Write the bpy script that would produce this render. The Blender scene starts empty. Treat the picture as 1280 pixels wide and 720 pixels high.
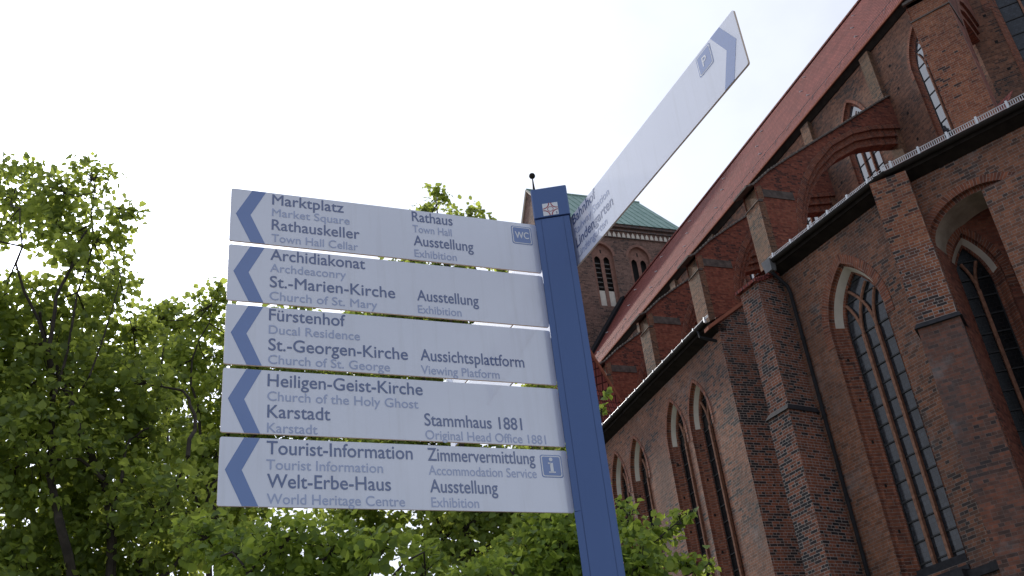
import bpy, math, random
import numpy as np
from mathutils import Vector, Matrix
from mathutils.geometry import tessellate_polygon

R = math.radians
sc = bpy.context.scene
col = sc.collection

# ------------------------------------------------------------ camera
PITCH, ROLL = 0.53097, -0.11635
cd = bpy.data.cameras.new('camera')
cam = bpy.data.objects.new('camera', cd)
col.objects.link(cam)
cd.sensor_width = 36.0
cd.lens = 1288.775 / 1280 * 36.0
cd.clip_end = 3000
fw = Vector((0, math.cos(PITCH), math.sin(PITCH)))
up0 = Vector((0, -math.sin(PITCH), math.cos(PITCH)))
rt0 = Vector((1, 0, 0))
rt = rt0 * math.cos(ROLL) + up0 * math.sin(ROLL)
up = -rt0 * math.sin(ROLL) + up0 * math.cos(ROLL)
m = Matrix((rt, up, -fw)).transposed().to_4x4()
m.translation = Vector((0, 0, 1.6))
cam.matrix_world = m
sc.camera = cam

# ------------------------------------------------------------ sky and sun
SUN_AZ, SUN_EL = -29.3, 31.3
sdir = Vector((math.sin(R(SUN_AZ)) * math.cos(R(SUN_EL)), math.cos(R(SUN_AZ)) * math.cos(R(SUN_EL)), math.sin(R(SUN_EL))))
world = bpy.data.worlds.new('World')
sc.world = world
world.use_nodes = True
nt = world.node_tree
nt.nodes.clear()
def wn(t): return nt.nodes.new(t)
wout = wn('ShaderNodeOutputWorld'); bg = wn('ShaderNodeBackground')
bg.inputs['Strength'].default_value = 0.1
sky = wn('ShaderNodeTexSky'); sky.sky_type = 'NISHITA'; sky.sun_disc = False
sky.sun_elevation = R(SUN_EL); sky.sun_rotation = R(SUN_AZ)
sky.air_density = 1.2; sky.dust_density = 2.0
tc = wn('ShaderNodeTexCoord')
sep = wn('ShaderNodeSeparateXYZ'); nt.links.new(tc.outputs['Generated'], sep.inputs[0])
def mth(op, a, b=None, clamp=False):
    n = wn('ShaderNodeMath'); n.operation = op; n.use_clamp = clamp
    for i, v in enumerate((a, b)):
        if v is None: continue
        if isinstance(v, (int, float)): n.inputs[i].default_value = v
        else: nt.links.new(v, n.inputs[i])
    return n.outputs[0]
zz = mth('ADD', mth('MAXIMUM', sep.outputs['Z'], 0.0), 0.25)
cx = mth('DIVIDE', sep.outputs['X'], zz); cy = mth('DIVIDE', sep.outputs['Y'], zz)
cmb = wn('ShaderNodeCombineXYZ'); nt.links.new(cx, cmb.inputs[0]); nt.links.new(cy, cmb.inputs[1])
noi = wn('ShaderNodeTexNoise'); noi.inputs['Scale'].default_value = 1.1; noi.inputs['Detail'].default_value = 7
noi.inputs['Roughness'].default_value = 0.55
nt.links.new(cmb.outputs[0], noi.inputs['Vector'])
dotn = wn('ShaderNodeVectorMath'); dotn.operation = 'DOT_PRODUCT'
nt.links.new(tc.outputs['Generated'], dotn.inputs[0]); dotn.inputs[1].default_value = sdir
dpos = mth('MAXIMUM', dotn.outputs['Value'], 0.0)
glow = mth('POWER', dpos, 5.0)
glow2 = mth('POWER', dpos, 90.0)
# thin high cloud: thickest round the sun, opening to blue behind the viewer
cover = mth('ADD', mth('MULTIPLY', dotn.outputs['Value'], 0.38), mth('ADD', mth('MULTIPLY', noi.outputs['Fac'], 1.1), 0.12), clamp=True)
lum = mth('ADD', mth('ADD', mth('MULTIPLY', noi.outputs['Fac'], 7.0), 4.3),
          mth('ADD', mth('MULTIPLY', glow, 7.0), mth('MULTIPLY', glow2, 45.0)))
ccol = wn('ShaderNodeVectorMath'); ccol.operation = 'SCALE'
ccol.inputs[0].default_value = (0.92, 0.98, 1.13)
nt.links.new(lum, ccol.inputs['Scale'])
mix = wn('ShaderNodeMix'); mix.data_type = 'RGBA'
nt.links.new(cover, mix.inputs['Factor'])
nt.links.new(sky.outputs[0], mix.inputs['A']); nt.links.new(ccol.outputs[0], mix.inputs['B'])
nt.links.new(mix.outputs['Result'], bg.inputs['Color'])
nt.links.new(bg.outputs[0], wout.inputs[0])

sd = bpy.data.lights.new('sun', 'SUN'); sun = bpy.data.objects.new('sun', sd); col.objects.link(sun)
sd.energy = 3.0; sd.angle = R(4); sd.color = (1.0, 0.94, 0.84)
sun.rotation_euler = sdir.to_track_quat('Z', 'Y').to_euler()
sun.location = (-10, 20, 40)
vs = sc.view_settings
vs.view_transform = 'Standard'; vs.look = 'None'; vs.exposure = 0.0; vs.gamma = 1.0
sc.display_settings.display_device = 'sRGB'
sc.cycles.max_bounces = 14; sc.cycles.diffuse_bounces = 12; sc.cycles.transmission_bounces = 12; sc.cycles.glossy_bounces = 3; sc.cycles.transparent_max_bounces = 8

# ------------------------------------------------------------ helpers
OFF = {}
def tag(o, label=None, cat=None, group=None, kind=None):
    if label: o['label'] = label
    if cat: o['category'] = cat
    if group: o['group'] = group
    if kind: o['kind'] = kind
    return o
def empty(name, loc, label, cat):
    o = bpy.data.objects.new(name, None); col.objects.link(o); o.location = loc
    o.empty_display_size = 0.5
    OFF[o.name] = Vector(loc)
    return tag(o, label, cat)
def rootoff(o):
    while o is not None:
        if o.name in OFF: return OFF[o.name]
        o = o.parent
    return Vector((0, 0, 0))

class MB:
    def __init__(s): s.v = []; s.f = []; s.uv = []
    def poly(s, pts, uv=None):
        i = len(s.v); pts = [Vector(p) for p in pts]
        s.v += pts; s.f.append(list(range(i, i + len(pts))))
        if uv is None:
            n = Vector((0, 0, 0))
            for k in range(len(pts)):
                a, b = pts[k], pts[(k + 1) % len(pts)]
                n += a.cross(b)
            if n.length < 1e-12: n = Vector((0, 0, 1))
            n.normalize()
            if abs(n.z) > 0.97: uv = [(p.x, p.y) for p in pts]
            else:
                if n.y > 0: n = -n
                t = Vector((0, 0, 1)).cross(n).normalized(); w = n.cross(t)
                uv = [(p.dot(t), p.dot(w)) for p in pts]
        s.uv += list(uv)
    def quad(s, a, b, c, d, uv=None): s.poly([a, b, c, d], uv)
    def hexa(s, P):      # 8 points: bottom ring 0-3, top ring 4-7
        for q in ((0, 1, 2, 3), (4, 5, 6, 7), (0, 1, 5, 4), (1, 2, 6, 5), (2, 3, 7, 6), (3, 0, 4, 7)):
            s.poly([P[k] for k in q])
    def box(s, fr, s0, s1, o0, o1, z0, z1):   # in a Frame
        s.hexa([fr(s0, o0, z0), fr(s1, o0, z0), fr(s1, o1, z0), fr(s0, o1, z0),
                fr(s0, o0, z1), fr(s1, o0, z1), fr(s1, o1, z1), fr(s0, o1, z1)])
    def tube(s, pts, r0, r1=None, n=8, cap=True):
        pts = [Vector(p) for p in pts]; r1 = r0 if r1 is None else r1
        N = len(pts); ref = Vector((0.3, 0.2, 0.93)); rings = []; L = 0
        for k, p in enumerate(pts):
            if k: L += (p - pts[k - 1]).length
            d = (pts[min(k + 1, N - 1)] - pts[max(k - 1, 0)]).normalized()
            x = d.cross(ref if abs(d.dot(ref)) < 0.95 else Vector((1, 0, 0))).normalized(); y = d.cross(x)
            r = r0 + (r1 - r0) * k / max(1, N - 1)
            rings.append(([p + (x * math.cos(2 * math.pi * j / n) + y * math.sin(2 * math.pi * j / n)) * r for j in range(n)], L, r))
        for k in range(N - 1):
            A, la, ra = rings[k]; B, lb, rb = rings[k + 1]
            for j in range(n):
                j2 = (j + 1) % n; u0 = j / n * 6.28 * r0; u1 = (j + 1) / n * 6.28 * r0
                s.poly([A[j], A[j2], B[j2], B[j]], [(u0, la), (u1, la), (u1, lb), (u0, lb)])
        if cap:
            s.poly(rings[0][0]); s.poly(rings[-1][0])
    def prism(s, poly, fa, fb, skip=()):      # poly in 2D; fa, fb map (x,z)->3D for the two faces
        tris = tessellate_polygon([[Vector((p[0], p[1], 0)) for p in poly]])
        for t in tris:
            s.poly([fa(*poly[k]) for k in t]); s.poly([fb(*poly[k]) for k in t])
        n = len(poly)
        for k in range(n):
            if k in skip: continue
            a, b = poly[k], poly[(k + 1) % n]
            s.poly([fa(*a), fa(*b), fb(*b), fb(*a)])
    def build(s, name, mat, parent=None, smooth=False, label=None):
        off = rootoff(parent) if parent is not None else Vector((0, 0, 0))
        me = bpy.data.meshes.new(name)
        me.from_pydata([tuple(p - off) for p in s.v], [], s.f)
        ul = me.uv_layers.new(name='UVMap')
        ul.data.foreach_set('uv', np.array(s.uv, dtype=np.float32).ravel())
        me.materials.append(mat)
        if smooth: me.polygons.foreach_set('use_smooth', [True] * len(me.polygons))
        me.update()
        o = bpy.data.objects.new(name, me); col.objects.link(o)
        if parent is not None: o.parent = parent
        if label: o['label'] = label
        return o

EYE = 1.6
class Frame:                                   # vertical plane: s along, o outward, z above eye level
    def __init__(f, x, y, az, flip=False):
        f.q = Vector((x, y, EYE)); a = R(az)
        f.d = Vector((math.sin(a), math.cos(a), 0)); f.n = Vector((-f.d.y, f.d.x, 0))
        if flip: f.n = -f.n
    def __call__(f, s, o, z): return f.q + f.d * s + f.n * o + Vector((0, 0, z))

# ------------------------------------------------------------ materials
def newmat(name):
    m = bpy.data.materials.new(name); m.use_nodes = True
    t = m.node_tree; b = t.nodes['Principled BSDF']
    return m, t, b
def N(t, typ, **kw):
    n = t.nodes.new(typ)
    for k, v in kw.items():
        if k in n.inputs: n.inputs[k].default_value = v
        else: setattr(n, k, v)
    return n
def ramp(t, stops, interp='LINEAR'):
    n = t.nodes.new('ShaderNodeValToRGB'); r = n.color_ramp; r.interpolation = interp
    while len(r.elements) > 1: r.elements.remove(r.elements[-1])
    r.elements[0].position = stops[0][0]; r.elements[0].color = (*stops[0][1], 1)
    for p, c in stops[1:]:
        e = r.elements.new(p); e.color = (*c, 1)
    return n
def mixc(t, fac, a, b, mode='MIX'):
    n = t.nodes.new('ShaderNodeMix'); n.data_type = 'RGBA'; n.blend_type = mode
    for sock, v in (('Factor', fac), ('A', a), ('B', b)):
        if isinstance(v, (int, float)): n.inputs[sock].default_value = v
        elif isinstance(v, tuple): n.inputs[sock].default_value = (*v, 1)
        else: t.links.new(v, n.inputs[sock])
    return n.outputs['Result']
def plain(name, c, rough=0.6, metal=0.0, var=0.12, scale=3.0, spec=0.5, coat=0.0):
    m, t, b = newmat(name)
    tc = N(t, 'ShaderNodeTexCoord'); no = N(t, 'ShaderNodeTexNoise', Scale=scale, Detail=6.0)
    t.links.new(tc.outputs['Object'], no.inputs['Vector'])
    r = ramp(t, [(0.3, tuple(x * (1 - var) for x in c)), (0.7, tuple(min(1, x * (1 + var)) for x in c))])
    t.links.new(no.outputs['Fac'], r.inputs['Fac']); t.links.new(r.outputs['Color'], b.inputs['Base Color'])
    b.inputs['Roughness'].default_value = rough; b.inputs['Metallic'].default_value = metal
    b.inputs['Specular IOR Level'].default_value = spec; b.inputs['Coat Weight'].default_value = coat; b.inputs['Coat IOR'].default_value = 2.05; b.inputs['Coat Roughness'].default_value = 0.03
    return m
def brick(name, stops, mortar, stain=(0.05, 0.045, 0.045), stain_amt=0.5, w=0.24, h=0.08, mw=0.012, patch=None, stain_scale=0.35, rough=0.85, lime=0.0):
    m, t, b = newmat(name)
    uv = N(t, 'ShaderNodeTexCoord')
    # hand-made brickwork is never dead straight
    wob = N(t, 'ShaderNodeTexNoise', Scale=1.3, Detail=2.0); t.links.new(uv.outputs['UV'], wob.inputs['Vector'])
    ws = N(t, 'ShaderNodeVectorMath', operation='MULTIPLY_ADD')
    t.links.new(wob.outputs['Color'], ws.inputs[0]); ws.inputs[1].default_value = (0.05, 0.035, 0)
    t.links.new(uv.outputs['UV'], ws.inputs[2])
    br = N(t, 'ShaderNodeTexBrick', offset=0.5, offset_frequency=2, squash=0.5, squash_frequency=3)
    t.links.new(ws.outputs[0], br.inputs['Vector'])
    br.inputs['Color1'].default_value = (0, 0, 0, 1); br.inputs['Color2'].default_value = (1, 1, 1, 1)
    br.inputs['Mortar'].default_value = (0.5, 0.5, 0.5, 1)
    br.inputs['Scale'].default_value = 1.0; br.inputs['Mortar Size'].default_value = mw * 0.5
    br.inputs['Mortar Smooth'].default_value = 0.15; br.inputs['Bias'].default_value = 0.0
    br.inputs['Brick Width'].default_value = w; br.inputs['Row Height'].default_value = h
    rp = ramp(t, stops, 'LINEAR')
    big = N(t, 'ShaderNodeTexNoise', Scale=0.5, Detail=6.0); t.links.new(uv.outputs['UV'], big.inputs['Vector'])
    mid = N(t, 'ShaderNodeTexNoise', Scale=7.0, Detail=4.0); t.links.new(uv.outputs['UV'], mid.inputs['Vector'])
    # shift the palette from area to area
    sh = N(t, 'ShaderNodeMath', operation='MULTIPLY_ADD'); t.links.new(big.outputs['Fac'], sh.inputs[0])
    sh.inputs[1].default_value = 1.7; sh.inputs[2].default_value = -0.78
    ad = N(t, 'ShaderNodeMath', operation='ADD', use_clamp=True)
    t.links.new(br.outputs['Color'], ad.inputs[0]); t.links.new(sh.outputs[0], ad.inputs[1])
    t.links.new(ad.outputs[0], rp.inputs['Fac'])
    c = mixc(t, br.outputs['Fac'], rp.outputs['Color'], mortar)
    mm = ramp(t, [(0.25, (0.60, 0.585, 0.59)), (0.75, (1.08, 1.04, 1.04))]); t.links.new(mid.outputs['Fac'], mm.inputs['Fac'])
    c = mixc(t, 1.0, c, mm.outputs['Color'], 'MULTIPLY')
    # weathering: dark glazed / sooty patches stretched downwards
    mp = N(t, 'ShaderNodeMapping'); mp.inputs['Scale'].default_value = (stain_scale * 1.6, stain_scale * 0.7, 1)
    t.links.new(uv.outputs['UV'], mp.inputs['Vector'])
    st = N(t, 'ShaderNodeTexNoise', Scale=1.0, Detail=8.0, Roughness=0.62); t.links.new(mp.outputs[0], st.inputs['Vector'])
    sr = ramp(t, [(0.46, (0, 0, 0)), (0.66, (stain_amt,) * 3)]); t.links.new(st.outputs['Fac'], sr.inputs['Fac'])
    c = mixc(t, sr.outputs['Color'], c, stain)
    if lime > 0:
        l2 = N(t, 'ShaderNodeTexNoise', Scale=0.9, Detail=9.0, Roughness=0.7); 
        mp2 = N(t, 'ShaderNodeMapping'); mp2.inputs['Location'].default_value = (7.3, 3.1, 2); t.links.new(uv.outputs['UV'], mp2.inputs['Vector'])
        t.links.new(mp2.outputs[0], l2.inputs['Vector'])
        lr = ramp(t, [(0.55, (0, 0, 0)), (0.72, (lime,) * 3)]); t.links.new(l2.outputs['Fac'], lr.inputs['Fac'])
        c = mixc(t, lr.outputs['Color'], c, (0.27, 0.25, 0.25))
    t.links.new(c, b.inputs['Base Color'])
    b.inputs['Roughness'].default_value = rough; b.inputs['Specular IOR Level'].default_value = 0.3
    hn = N(t, 'ShaderNodeMath', operation='MULTIPLY_ADD'); t.links.new(br.outputs['Fac'], hn.inputs[0]); hn.inputs[1].default_value = -1.0
    t.links.new(mid.outputs['Fac'], hn.inputs[2])
    bp = N(t, 'ShaderNodeBump', Strength=0.6, Distance=0.015); t.links.new(hn.outputs[0], bp.inputs['Height'])
    t.links.new(bp.outputs['Normal'], b.inputs['Normal'])
    return m
def tiles(name, c0, c1, w=0.2, h=0.3, rough=0.75):
    m, t, b = newmat(name)
    uv = N(t, 'ShaderNodeTexCoord')
    br = N(t, 'ShaderNodeTexBrick', offset=0.0)
    t.links.new(uv.outputs['UV'], br.inputs['Vector'])
    br.inputs['Color1'].default_value = (0, 0, 0, 1); br.inputs['Color2'].default_value = (1, 1, 1, 1); br.inputs['Mortar'].default_value = (0, 0, 0, 1)
    br.inputs['Scale'].default_value = 1; br.inputs['Mortar Size'].default_value = 0.03; br.inputs['Brick Width'].default_value = w; br.inputs['Row Height'].default_value = h
    rp = ramp(t, [(0, c0), (1, c1)]); t.links.new(br.outputs['Color'], rp.inputs['Fac'])
    c = mixc(t, br.outputs['Fac'], rp.outputs['Color'], tuple(x * 0.35 for x in c0))
    big = N(t, 'ShaderNodeTexNoise', Scale=0.4, Detail=6.0); t.links.new(uv.outputs['UV'], big.inputs['Vector'])
    mm = ramp(t, [(0.3, (0.8, 0.8, 0.8)), (0.7, (1.15, 1.12, 1.12))]); t.links.new(big.outputs['Fac'], mm.inputs['Fac'])
    c = mixc(t, 1.0, c, mm.outputs['Color'], 'MULTIPLY')
    t.links.new(c, b.inputs['Base Color']); b.inputs['Roughness'].default_value = rough; b.inputs['Specular IOR Level'].default_value = 0.12
    sx = N(t, 'ShaderNodeSeparateXYZ'); t.links.new(uv.outputs['UV'], sx.inputs[0])
    a = N(t, 'ShaderNodeMath', operation='MULTIPLY'); t.links.new(sx.outputs[0], a.inputs[0]); a.inputs[1].default_value = 2 * math.pi / w
    si = N(t, 'ShaderNodeMath', operation='SINE'); t.links.new(a.outputs[0], si.inputs[0])
    fr_ = N(t, 'ShaderNodeMath', operation='DIVIDE'); t.links.new(sx.outputs[1], fr_.inputs[0]); fr_.inputs[1].default_value = h
    f2 = N(t, 'ShaderNodeMath', operation='FRACT'); t.links.new(fr_.outputs[0], f2.inputs[0])
    su = N(t, 'ShaderNodeMath', operation='MULTIPLY_ADD'); t.links.new(f2.outputs[0], su.inputs[0]); su.inputs[1].default_value = -1.2; t.links.new(si.outputs[0], su.inputs[2])
    bp = N(t, 'ShaderNodeBump', Strength=0.8, Distance=0.03); t.links.new(su.outputs[0], bp.inputs['Height']); t.links.new(bp.outputs['Normal'], b.inputs['Normal'])
    return m

RED, ORG, BRN, DRK = (0.21, 0.07, 0.045), (0.30, 0.115, 0.06), (0.17, 0.085, 0.06), (0.05, 0.038, 0.037)
M = {}
M['brick_wall'] = brick('old_brick', [(0.0, DRK), (0.12, (0.09, 0.06, 0.052)), (0.28, (0.18, 0.085, 0.055)), (0.6, (0.25, 0.105, 0.062)), (1.0, (0.31, 0.135, 0.078))], (0.30, 0.26, 0.23), lime=0.4, stain_amt=0.45)
M['brick_orange'] = brick('orange_brick', [(0.0, DRK), (0.12, (0.07, 0.042, 0.04)), (0.22, (0.24, 0.085, 0.05)), (0.6, (0.31, 0.115, 0.062)), (1.0, (0.37, 0.15, 0.08))], (0.36, 0.28, 0.22), stain_amt=0.35, mw=0.014)
M['brick_smooth'] = brick('flush_pointed_brick', [(0.0, (0.05, 0.04, 0.04)), (0.3, (0.14, 0.075, 0.058)), (1.0, (0.27, 0.105, 0.066))], (0.2, 0.14, 0.12), stain=(0.10, 0.085, 0.085), stain_amt=0.7, lime=0.5)
M['brick_pier'] = brick('orange_brick_white_joints', [(0.0, DRK), (0.3, (0.05, 0.038, 0.038)), (0.42, (0.15, 0.07, 0.05)), (0.65, (0.25, 0.09, 0.052)), (1.0, (0.32, 0.125, 0.065))], (0.42, 0.38, 0.35), stain_amt=0.7, mw=0.014)
M['brick_dark'] = brick('dark_glazed_brick', [(0.0, (0.02, 0.02, 0.025)), (0.55, (0.035, 0.03, 0.033)), (0.7, (0.13, 0.06, 0.045)), (1.0, (0.2, 0.08, 0.05))], (0.42, 0.38, 0.35), stain_amt=0.3, rough=0.6, mw=0.016)
M['brick_mixed'] = brick('mixed_brick', [(0.0, (0.025, 0.023, 0.027)), (0.34, (0.045, 0.035, 0.036)), (0.44, (0.20, 0.078, 0.05)), (1.0, (0.31, 0.11, 0.06))], (0.40, 0.36, 0.33), stain_amt=0.35, mw=0.015)
M['brick_red'] = brick('fine_red_brick', [(0.0, (0.07, 0.035, 0.033)), (0.15, (0.18, 0.06, 0.042)), (0.6, (0.285, 0.09, 0.057)), (1.0, (0.35, 0.13, 0.08))], (0.21, 0.12, 0.09), stain=(0.08, 0.045, 0.04), stain_amt=0.5, mw=0.011)
M['brick_buff'] = brick('buff_brick', [(0.0, (0.05, 0.038, 0.033)), (0.25, (0.13, 0.07, 0.046)), (0.6, (0.215, 0.11, 0.063)), (1.0, (0.285, 0.143, 0.08))], (0.29, 0.235, 0.18), stain=(0.06, 0.065, 0.045), stain_amt=0.6)
M['brick_nave'] = brick('brown_brick', [(0.0, (0.05, 0.04, 0.038)), (0.25, (0.15, 0.075, 0.05)), (0.7, (0.225, 0.11, 0.068)), (1.0, (0.30, 0.14, 0.085))], (0.22, 0.165, 0.13), stain_amt=0.45)
M['brick_tower'] = brick('tower_brick', [(0.0, (0.07, 0.05, 0.045)), (0.3, (0.16, 0.095, 0.075)), (1.0, (0.27, 0.16, 0.125))], (0.26, 0.22, 0.2), stain_amt=0.3, w=0.35, h=0.12)
M['trim'] = brick('moulded_red_brick', [(0.0, (0.10, 0.045, 0.035)), (0.3, (0.22, 0.075, 0.045)), (1.0, (0.33, 0.12, 0.065))], (0.34, 0.28, 0.24), stain_amt=0.35, w=0.5, h=0.085)
M['trim_plain'] = plain('red_moulding', (0.22, 0.08, 0.05), 0.8, var=0.35, scale=6)
M['tracery'] = plain('tracery_brick', (0.25, 0.12, 0.075), 0.8, var=0.4, scale=12)
M['plaster'] = plain('lime_plaster', (0.62, 0.57, 0.50), 0.9, var=0.12, scale=2.5)
M['vault_shade_plaster'] = plain('shade_toned_plaster', (0.34, 0.28, 0.22), 0.9, var=0.3, scale=2.5)  # plaster darkened in its colour to stand for shade inside the niche vault
M['slate'] = plain('dark_slate_ledge', (0.035, 0.035, 0.04), 0.85, spec=0.15, var=0.25, scale=9)
M['eave'] = plain('shade_dark_eaves_board', (0.02, 0.016, 0.014), 0.9, var=0.3, scale=4, spec=0.08)  # eaves boards coloured near black, painting in the deep shade beneath the roof edge
M['belfry_trim'] = plain('pale_red_moulding', (0.24, 0.125, 0.095), 0.85, var=0.25, scale=4)
M['gutter'] = plain('weathered_gutter', (0.03, 0.026, 0.024), 0.8, metal=0.0, spec=0.12, var=0.2)
M['pipe'] = plain('dark_downpipe', (0.022, 0.022, 0.026), 0.7, metal=0.0, spec=0.15, var=0.25, scale=6)
M['zinc'] = plain('galvanised_steel', (0.62, 0.64, 0.66), 0.4, metal=0.35, var=0.15, scale=8)
M['lead'] = plain('dull_lead', (0.16, 0.165, 0.175), 0.6, var=0.25, scale=9)
M['void'] = plain('putlog_shadow', (0.012, 0.010, 0.010), 0.95)
M['bar'] = plain('iron_glazing_bar', (0.02, 0.02, 0.022), 0.6)
M['roof'] = tiles('red_roof_tile', (0.19, 0.055, 0.047), (0.27, 0.082, 0.068), w=0.26, h=0.36)
M['roof2'] = tiles('dark_red_roof_tile', (0.20, 0.055, 0.05), (0.30, 0.09, 0.07), w=0.24, h=0.34)
M['fascia'] = plain('orange_verge', (0.30, 0.11, 0.07), 0.8, spec=0.1)
M['signblue'] = plain('blue_powder_coat', (0.088, 0.155, 0.36), 0.42, var=0.03, scale=2, spec=0.4)
M['mark'] = plain('arrow_blue', (0.095, 0.18, 0.46), 0.25, var=0.02, coat=1.0)
M['ink'] = plain('dark_lettering', (0.06, 0.095, 0.26), 0.3, var=0.02, coat=1.0)
M['ink_pale'] = plain('pale_lettering', (0.37, 0.43, 0.65), 0.3, var=0.02, coat=1.0)
M['plate'] = plain('white_enamel_plate', (0.83, 0.85, 0.95), 0.3, var=0.02, scale=5, spec=0.3, coat=1.0)
m, t, b = M['plate'], M['plate'].node_tree, M['plate'].node_tree.nodes['Principled BSDF']
src = b.inputs['Base Color'].links[0].from_socket            # rain streaks and a film of dust on the enamel
tcp = N(t, 'ShaderNodeTexCoord'); mpp = N(t, 'ShaderNodeMapping'); mpp.inputs['Scale'].default_value = (34, 34, 2.2)
t.links.new(tcp.outputs['Object'], mpp.inputs['Vector'])
stp = N(t, 'ShaderNodeTexNoise', Scale=1.0, Detail=7.0, Roughness=0.65); t.links.new(mpp.outputs[0], stp.inputs['Vector'])
srp = ramp(t, [(0.5, (0, 0, 0)), (0.8, (0.30, 0.30, 0.30))]); t.links.new(stp.outputs['Fac'], srp.inputs['Fac'])
t.links.new(mixc(t, srp.outputs['Color'], src, (0.55, 0.54, 0.55)), b.inputs['Base Color'])
spk = N(t, 'ShaderNodeTexNoise', Scale=2.5, Detail=4.0); t.links.new(tcp.outputs['Object'], spk.inputs['Vector'])
rrp = N(t, 'ShaderNodeMapRange'); t.links.new(spk.outputs['Fac'], rrp.inputs['Value']); rrp.inputs['To Min'].default_value = 0.02; rrp.inputs['To Max'].default_value = 0.10
t.links.new(rrp.outputs[0], b.inputs['Coat Roughness'])
M['white'] = plain('white_pictogram', (0.78, 0.79, 0.82), 0.3, var=0.02, coat=1.0)
M['crest_red'] = plain('emblem_red', (0.40, 0.05, 0.07), 0.4, var=0.05)
# copper
m, t, b = newmat('green_copper')
uv = N(t, 'ShaderNodeTexCoord'); no = N(t, 'ShaderNodeTexNoise', Scale=0.8, Detail=7.0); t.links.new(uv.outputs['UV'], no.inputs['Vector'])
r_ = ramp(t, [(0.3, (0.2, 0.32, 0.28)), (0.7, (0.32, 0.45, 0.40))]); t.links.new(no.outputs['Fac'], r_.inputs['Fac']); t.links.new(r_.outputs['Color'], b.inputs['Base Color'])
b.inputs['Roughness'].default_value = 0.7; M['copper'] = m
# leaded glass: small wavy quarries, dark behind, mirrors sky and trees
def glassmat(name, c, rough=0.06, spec=0.5, ior=1.5):
    m, t, b = newmat(name)
    uv = N(t, 'ShaderNodeTexCoord')
    br = N(t, 'ShaderNodeTexBrick', offset=0.5); t.links.new(uv.outputs['UV'], br.inputs['Vector'])
    br.inputs['Scale'].default_value = 1; br.inputs['Brick Width'].default_value = 0.11; br.inputs['Row Height'].default_value = 0.11
    br.inputs['Mortar Size'].default_value = 0.006; br.inputs['Color1'].default_value = (*[x * 0.7 for x in c], 1); br.inputs['Color2'].default_value = (*[x * 1.3 for x in c], 1); br.inputs['Mortar'].default_value = (0.02, 0.02, 0.02, 1)
    t.links.new(br.outputs['Color'], b.inputs['Base Color'])
    b.inputs['Roughness'].default_value = rough; b.inputs['Specular IOR Level'].default_value = spec; b.inputs['IOR'].default_value = ior
    no = N(t, 'ShaderNodeTexNoise', Scale=3.5, Detail=2.0); t.links.new(uv.outputs['UV'], no.inputs['Vector'])
    bp = N(t, 'ShaderNodeBump', Strength=0.12, Distance=0.02); t.links.new(no.outputs['Fac'], bp.inputs['Height']); t.links.new(bp.outputs['Normal'], b.inputs['Normal'])
    return m
M['glass'] = glassmat('leaded_glass', (0.035, 0.04, 0.05), rough=0.12)
M['glass_high'] = glassmat('mirroring_leaded_glass', (0.05, 0.06, 0.075), ior=2.7, rough=0.05)
M['glass_dark'] = glassmat('dark_leaded_glass', (0.008, 0.009, 0.011), rough=0.25, spec=0.3)
# leaves and bark
def leafmat(name, d, tr, var=0.35):
    m = bpy.data.materials.new(name); m.use_nodes = True; t = m.node_tree; t.nodes.clear()
    o = N(t, 'ShaderNodeOutputMaterial')
    at = N(t, 'ShaderNodeAttribute', attribute_name='tone')
    r1 = ramp(t, [(0, tuple(x * (1 - var) for x in d)), (1, tuple(x * (1 + var) for x in d))])
    r2 = ramp(t, [(0, tuple(x * (1 - var) for x in tr)), (1, (min(1, tr[0] * (1 + var * 1.4)), min(1, tr[1] * (1 + var)), tr[2]))])
    t.links.new(at.outputs['Fac'], r1.inputs['Fac']); t.links.new(at.outputs['Fac'], r2.inputs['Fac'])
    p = N(t, 'ShaderNodeBsdfPrincipled', Roughness=0.45); p.inputs['Specular IOR Level'].default_value = 0.35
    t.links.new(r1.outputs['Color'], p.inputs['Base Color'])
    tl = N(t, 'ShaderNodeBsdfTranslucent'); t.links.new(r2.outputs['Color'], tl.inputs['Color'])
    mx = N(t, 'ShaderNodeMixShader'); mx.inputs[0].default_value = 0.5
    t.links.new(p.outputs[0], mx.inputs[1]); t.links.new(tl.outputs[0], mx.inputs[2]); t.links.new(mx.outputs[0], o.inputs[0])
    return m
M['leaf'] = leafmat('lime_leaf', (0.135, 0.19, 0.05), (0.50, 0.62, 0.14))
M['leaf_bright'] = leafmat('young_lime_leaf', (0.135, 0.205, 0.045), (0.46, 0.60, 0.11))
M['bark'] = plain('tree_bark', (0.045, 0.036, 0.028), 0.95, var=0.4, scale=9)

# ------------------------------------------------------------ ground
mb = MB(); S = 900
mb.quad((-S, -S, 0), (S, -S, 0), (S, S, 0), (-S, S, 0))
M['ground'] = brick('cobbled_square', [(0, (0.2, 0.19, 0.175)), (1, (0.34, 0.32, 0.30))], (0.15, 0.14, 0.13), w=0.18, h=0.14, stain_amt=0.2)
tag(mb.build('ground', M['ground']), kind='structure')
M['lawn'] = plain('lawn', (0.05, 0.08, 0.02), 0.95, var=0.4, scale=8)
mb = MB(); mb.quad((-22, 9, 0.006), (3, 8, 0.006), (5, 40, 0.006), (-22, 46, 0.006))
tag(mb.build('lawn', M['lawn']), kind='structure')

# ------------------------------------------------------------ church
church = empty('church', (10, 24, 0), 'large medieval red brick church with flying buttresses, steep red tiled roof and copper-roofed tower', 'church')
FA = Frame(6.099, 29.194, -22.0)
FB = Frame(7.757, 25.694, -31.42)
FC = Frame(10.032, 22.014, -50.0)
FN_ = Frame(27.261, 10.738, -21.5)            # foot of the nave wall
FT = Frame(-23.932, 60.757, 68.5, flip=True)  # tower, face towards the choir
J = FB(-4.28, 0, 0)

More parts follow.
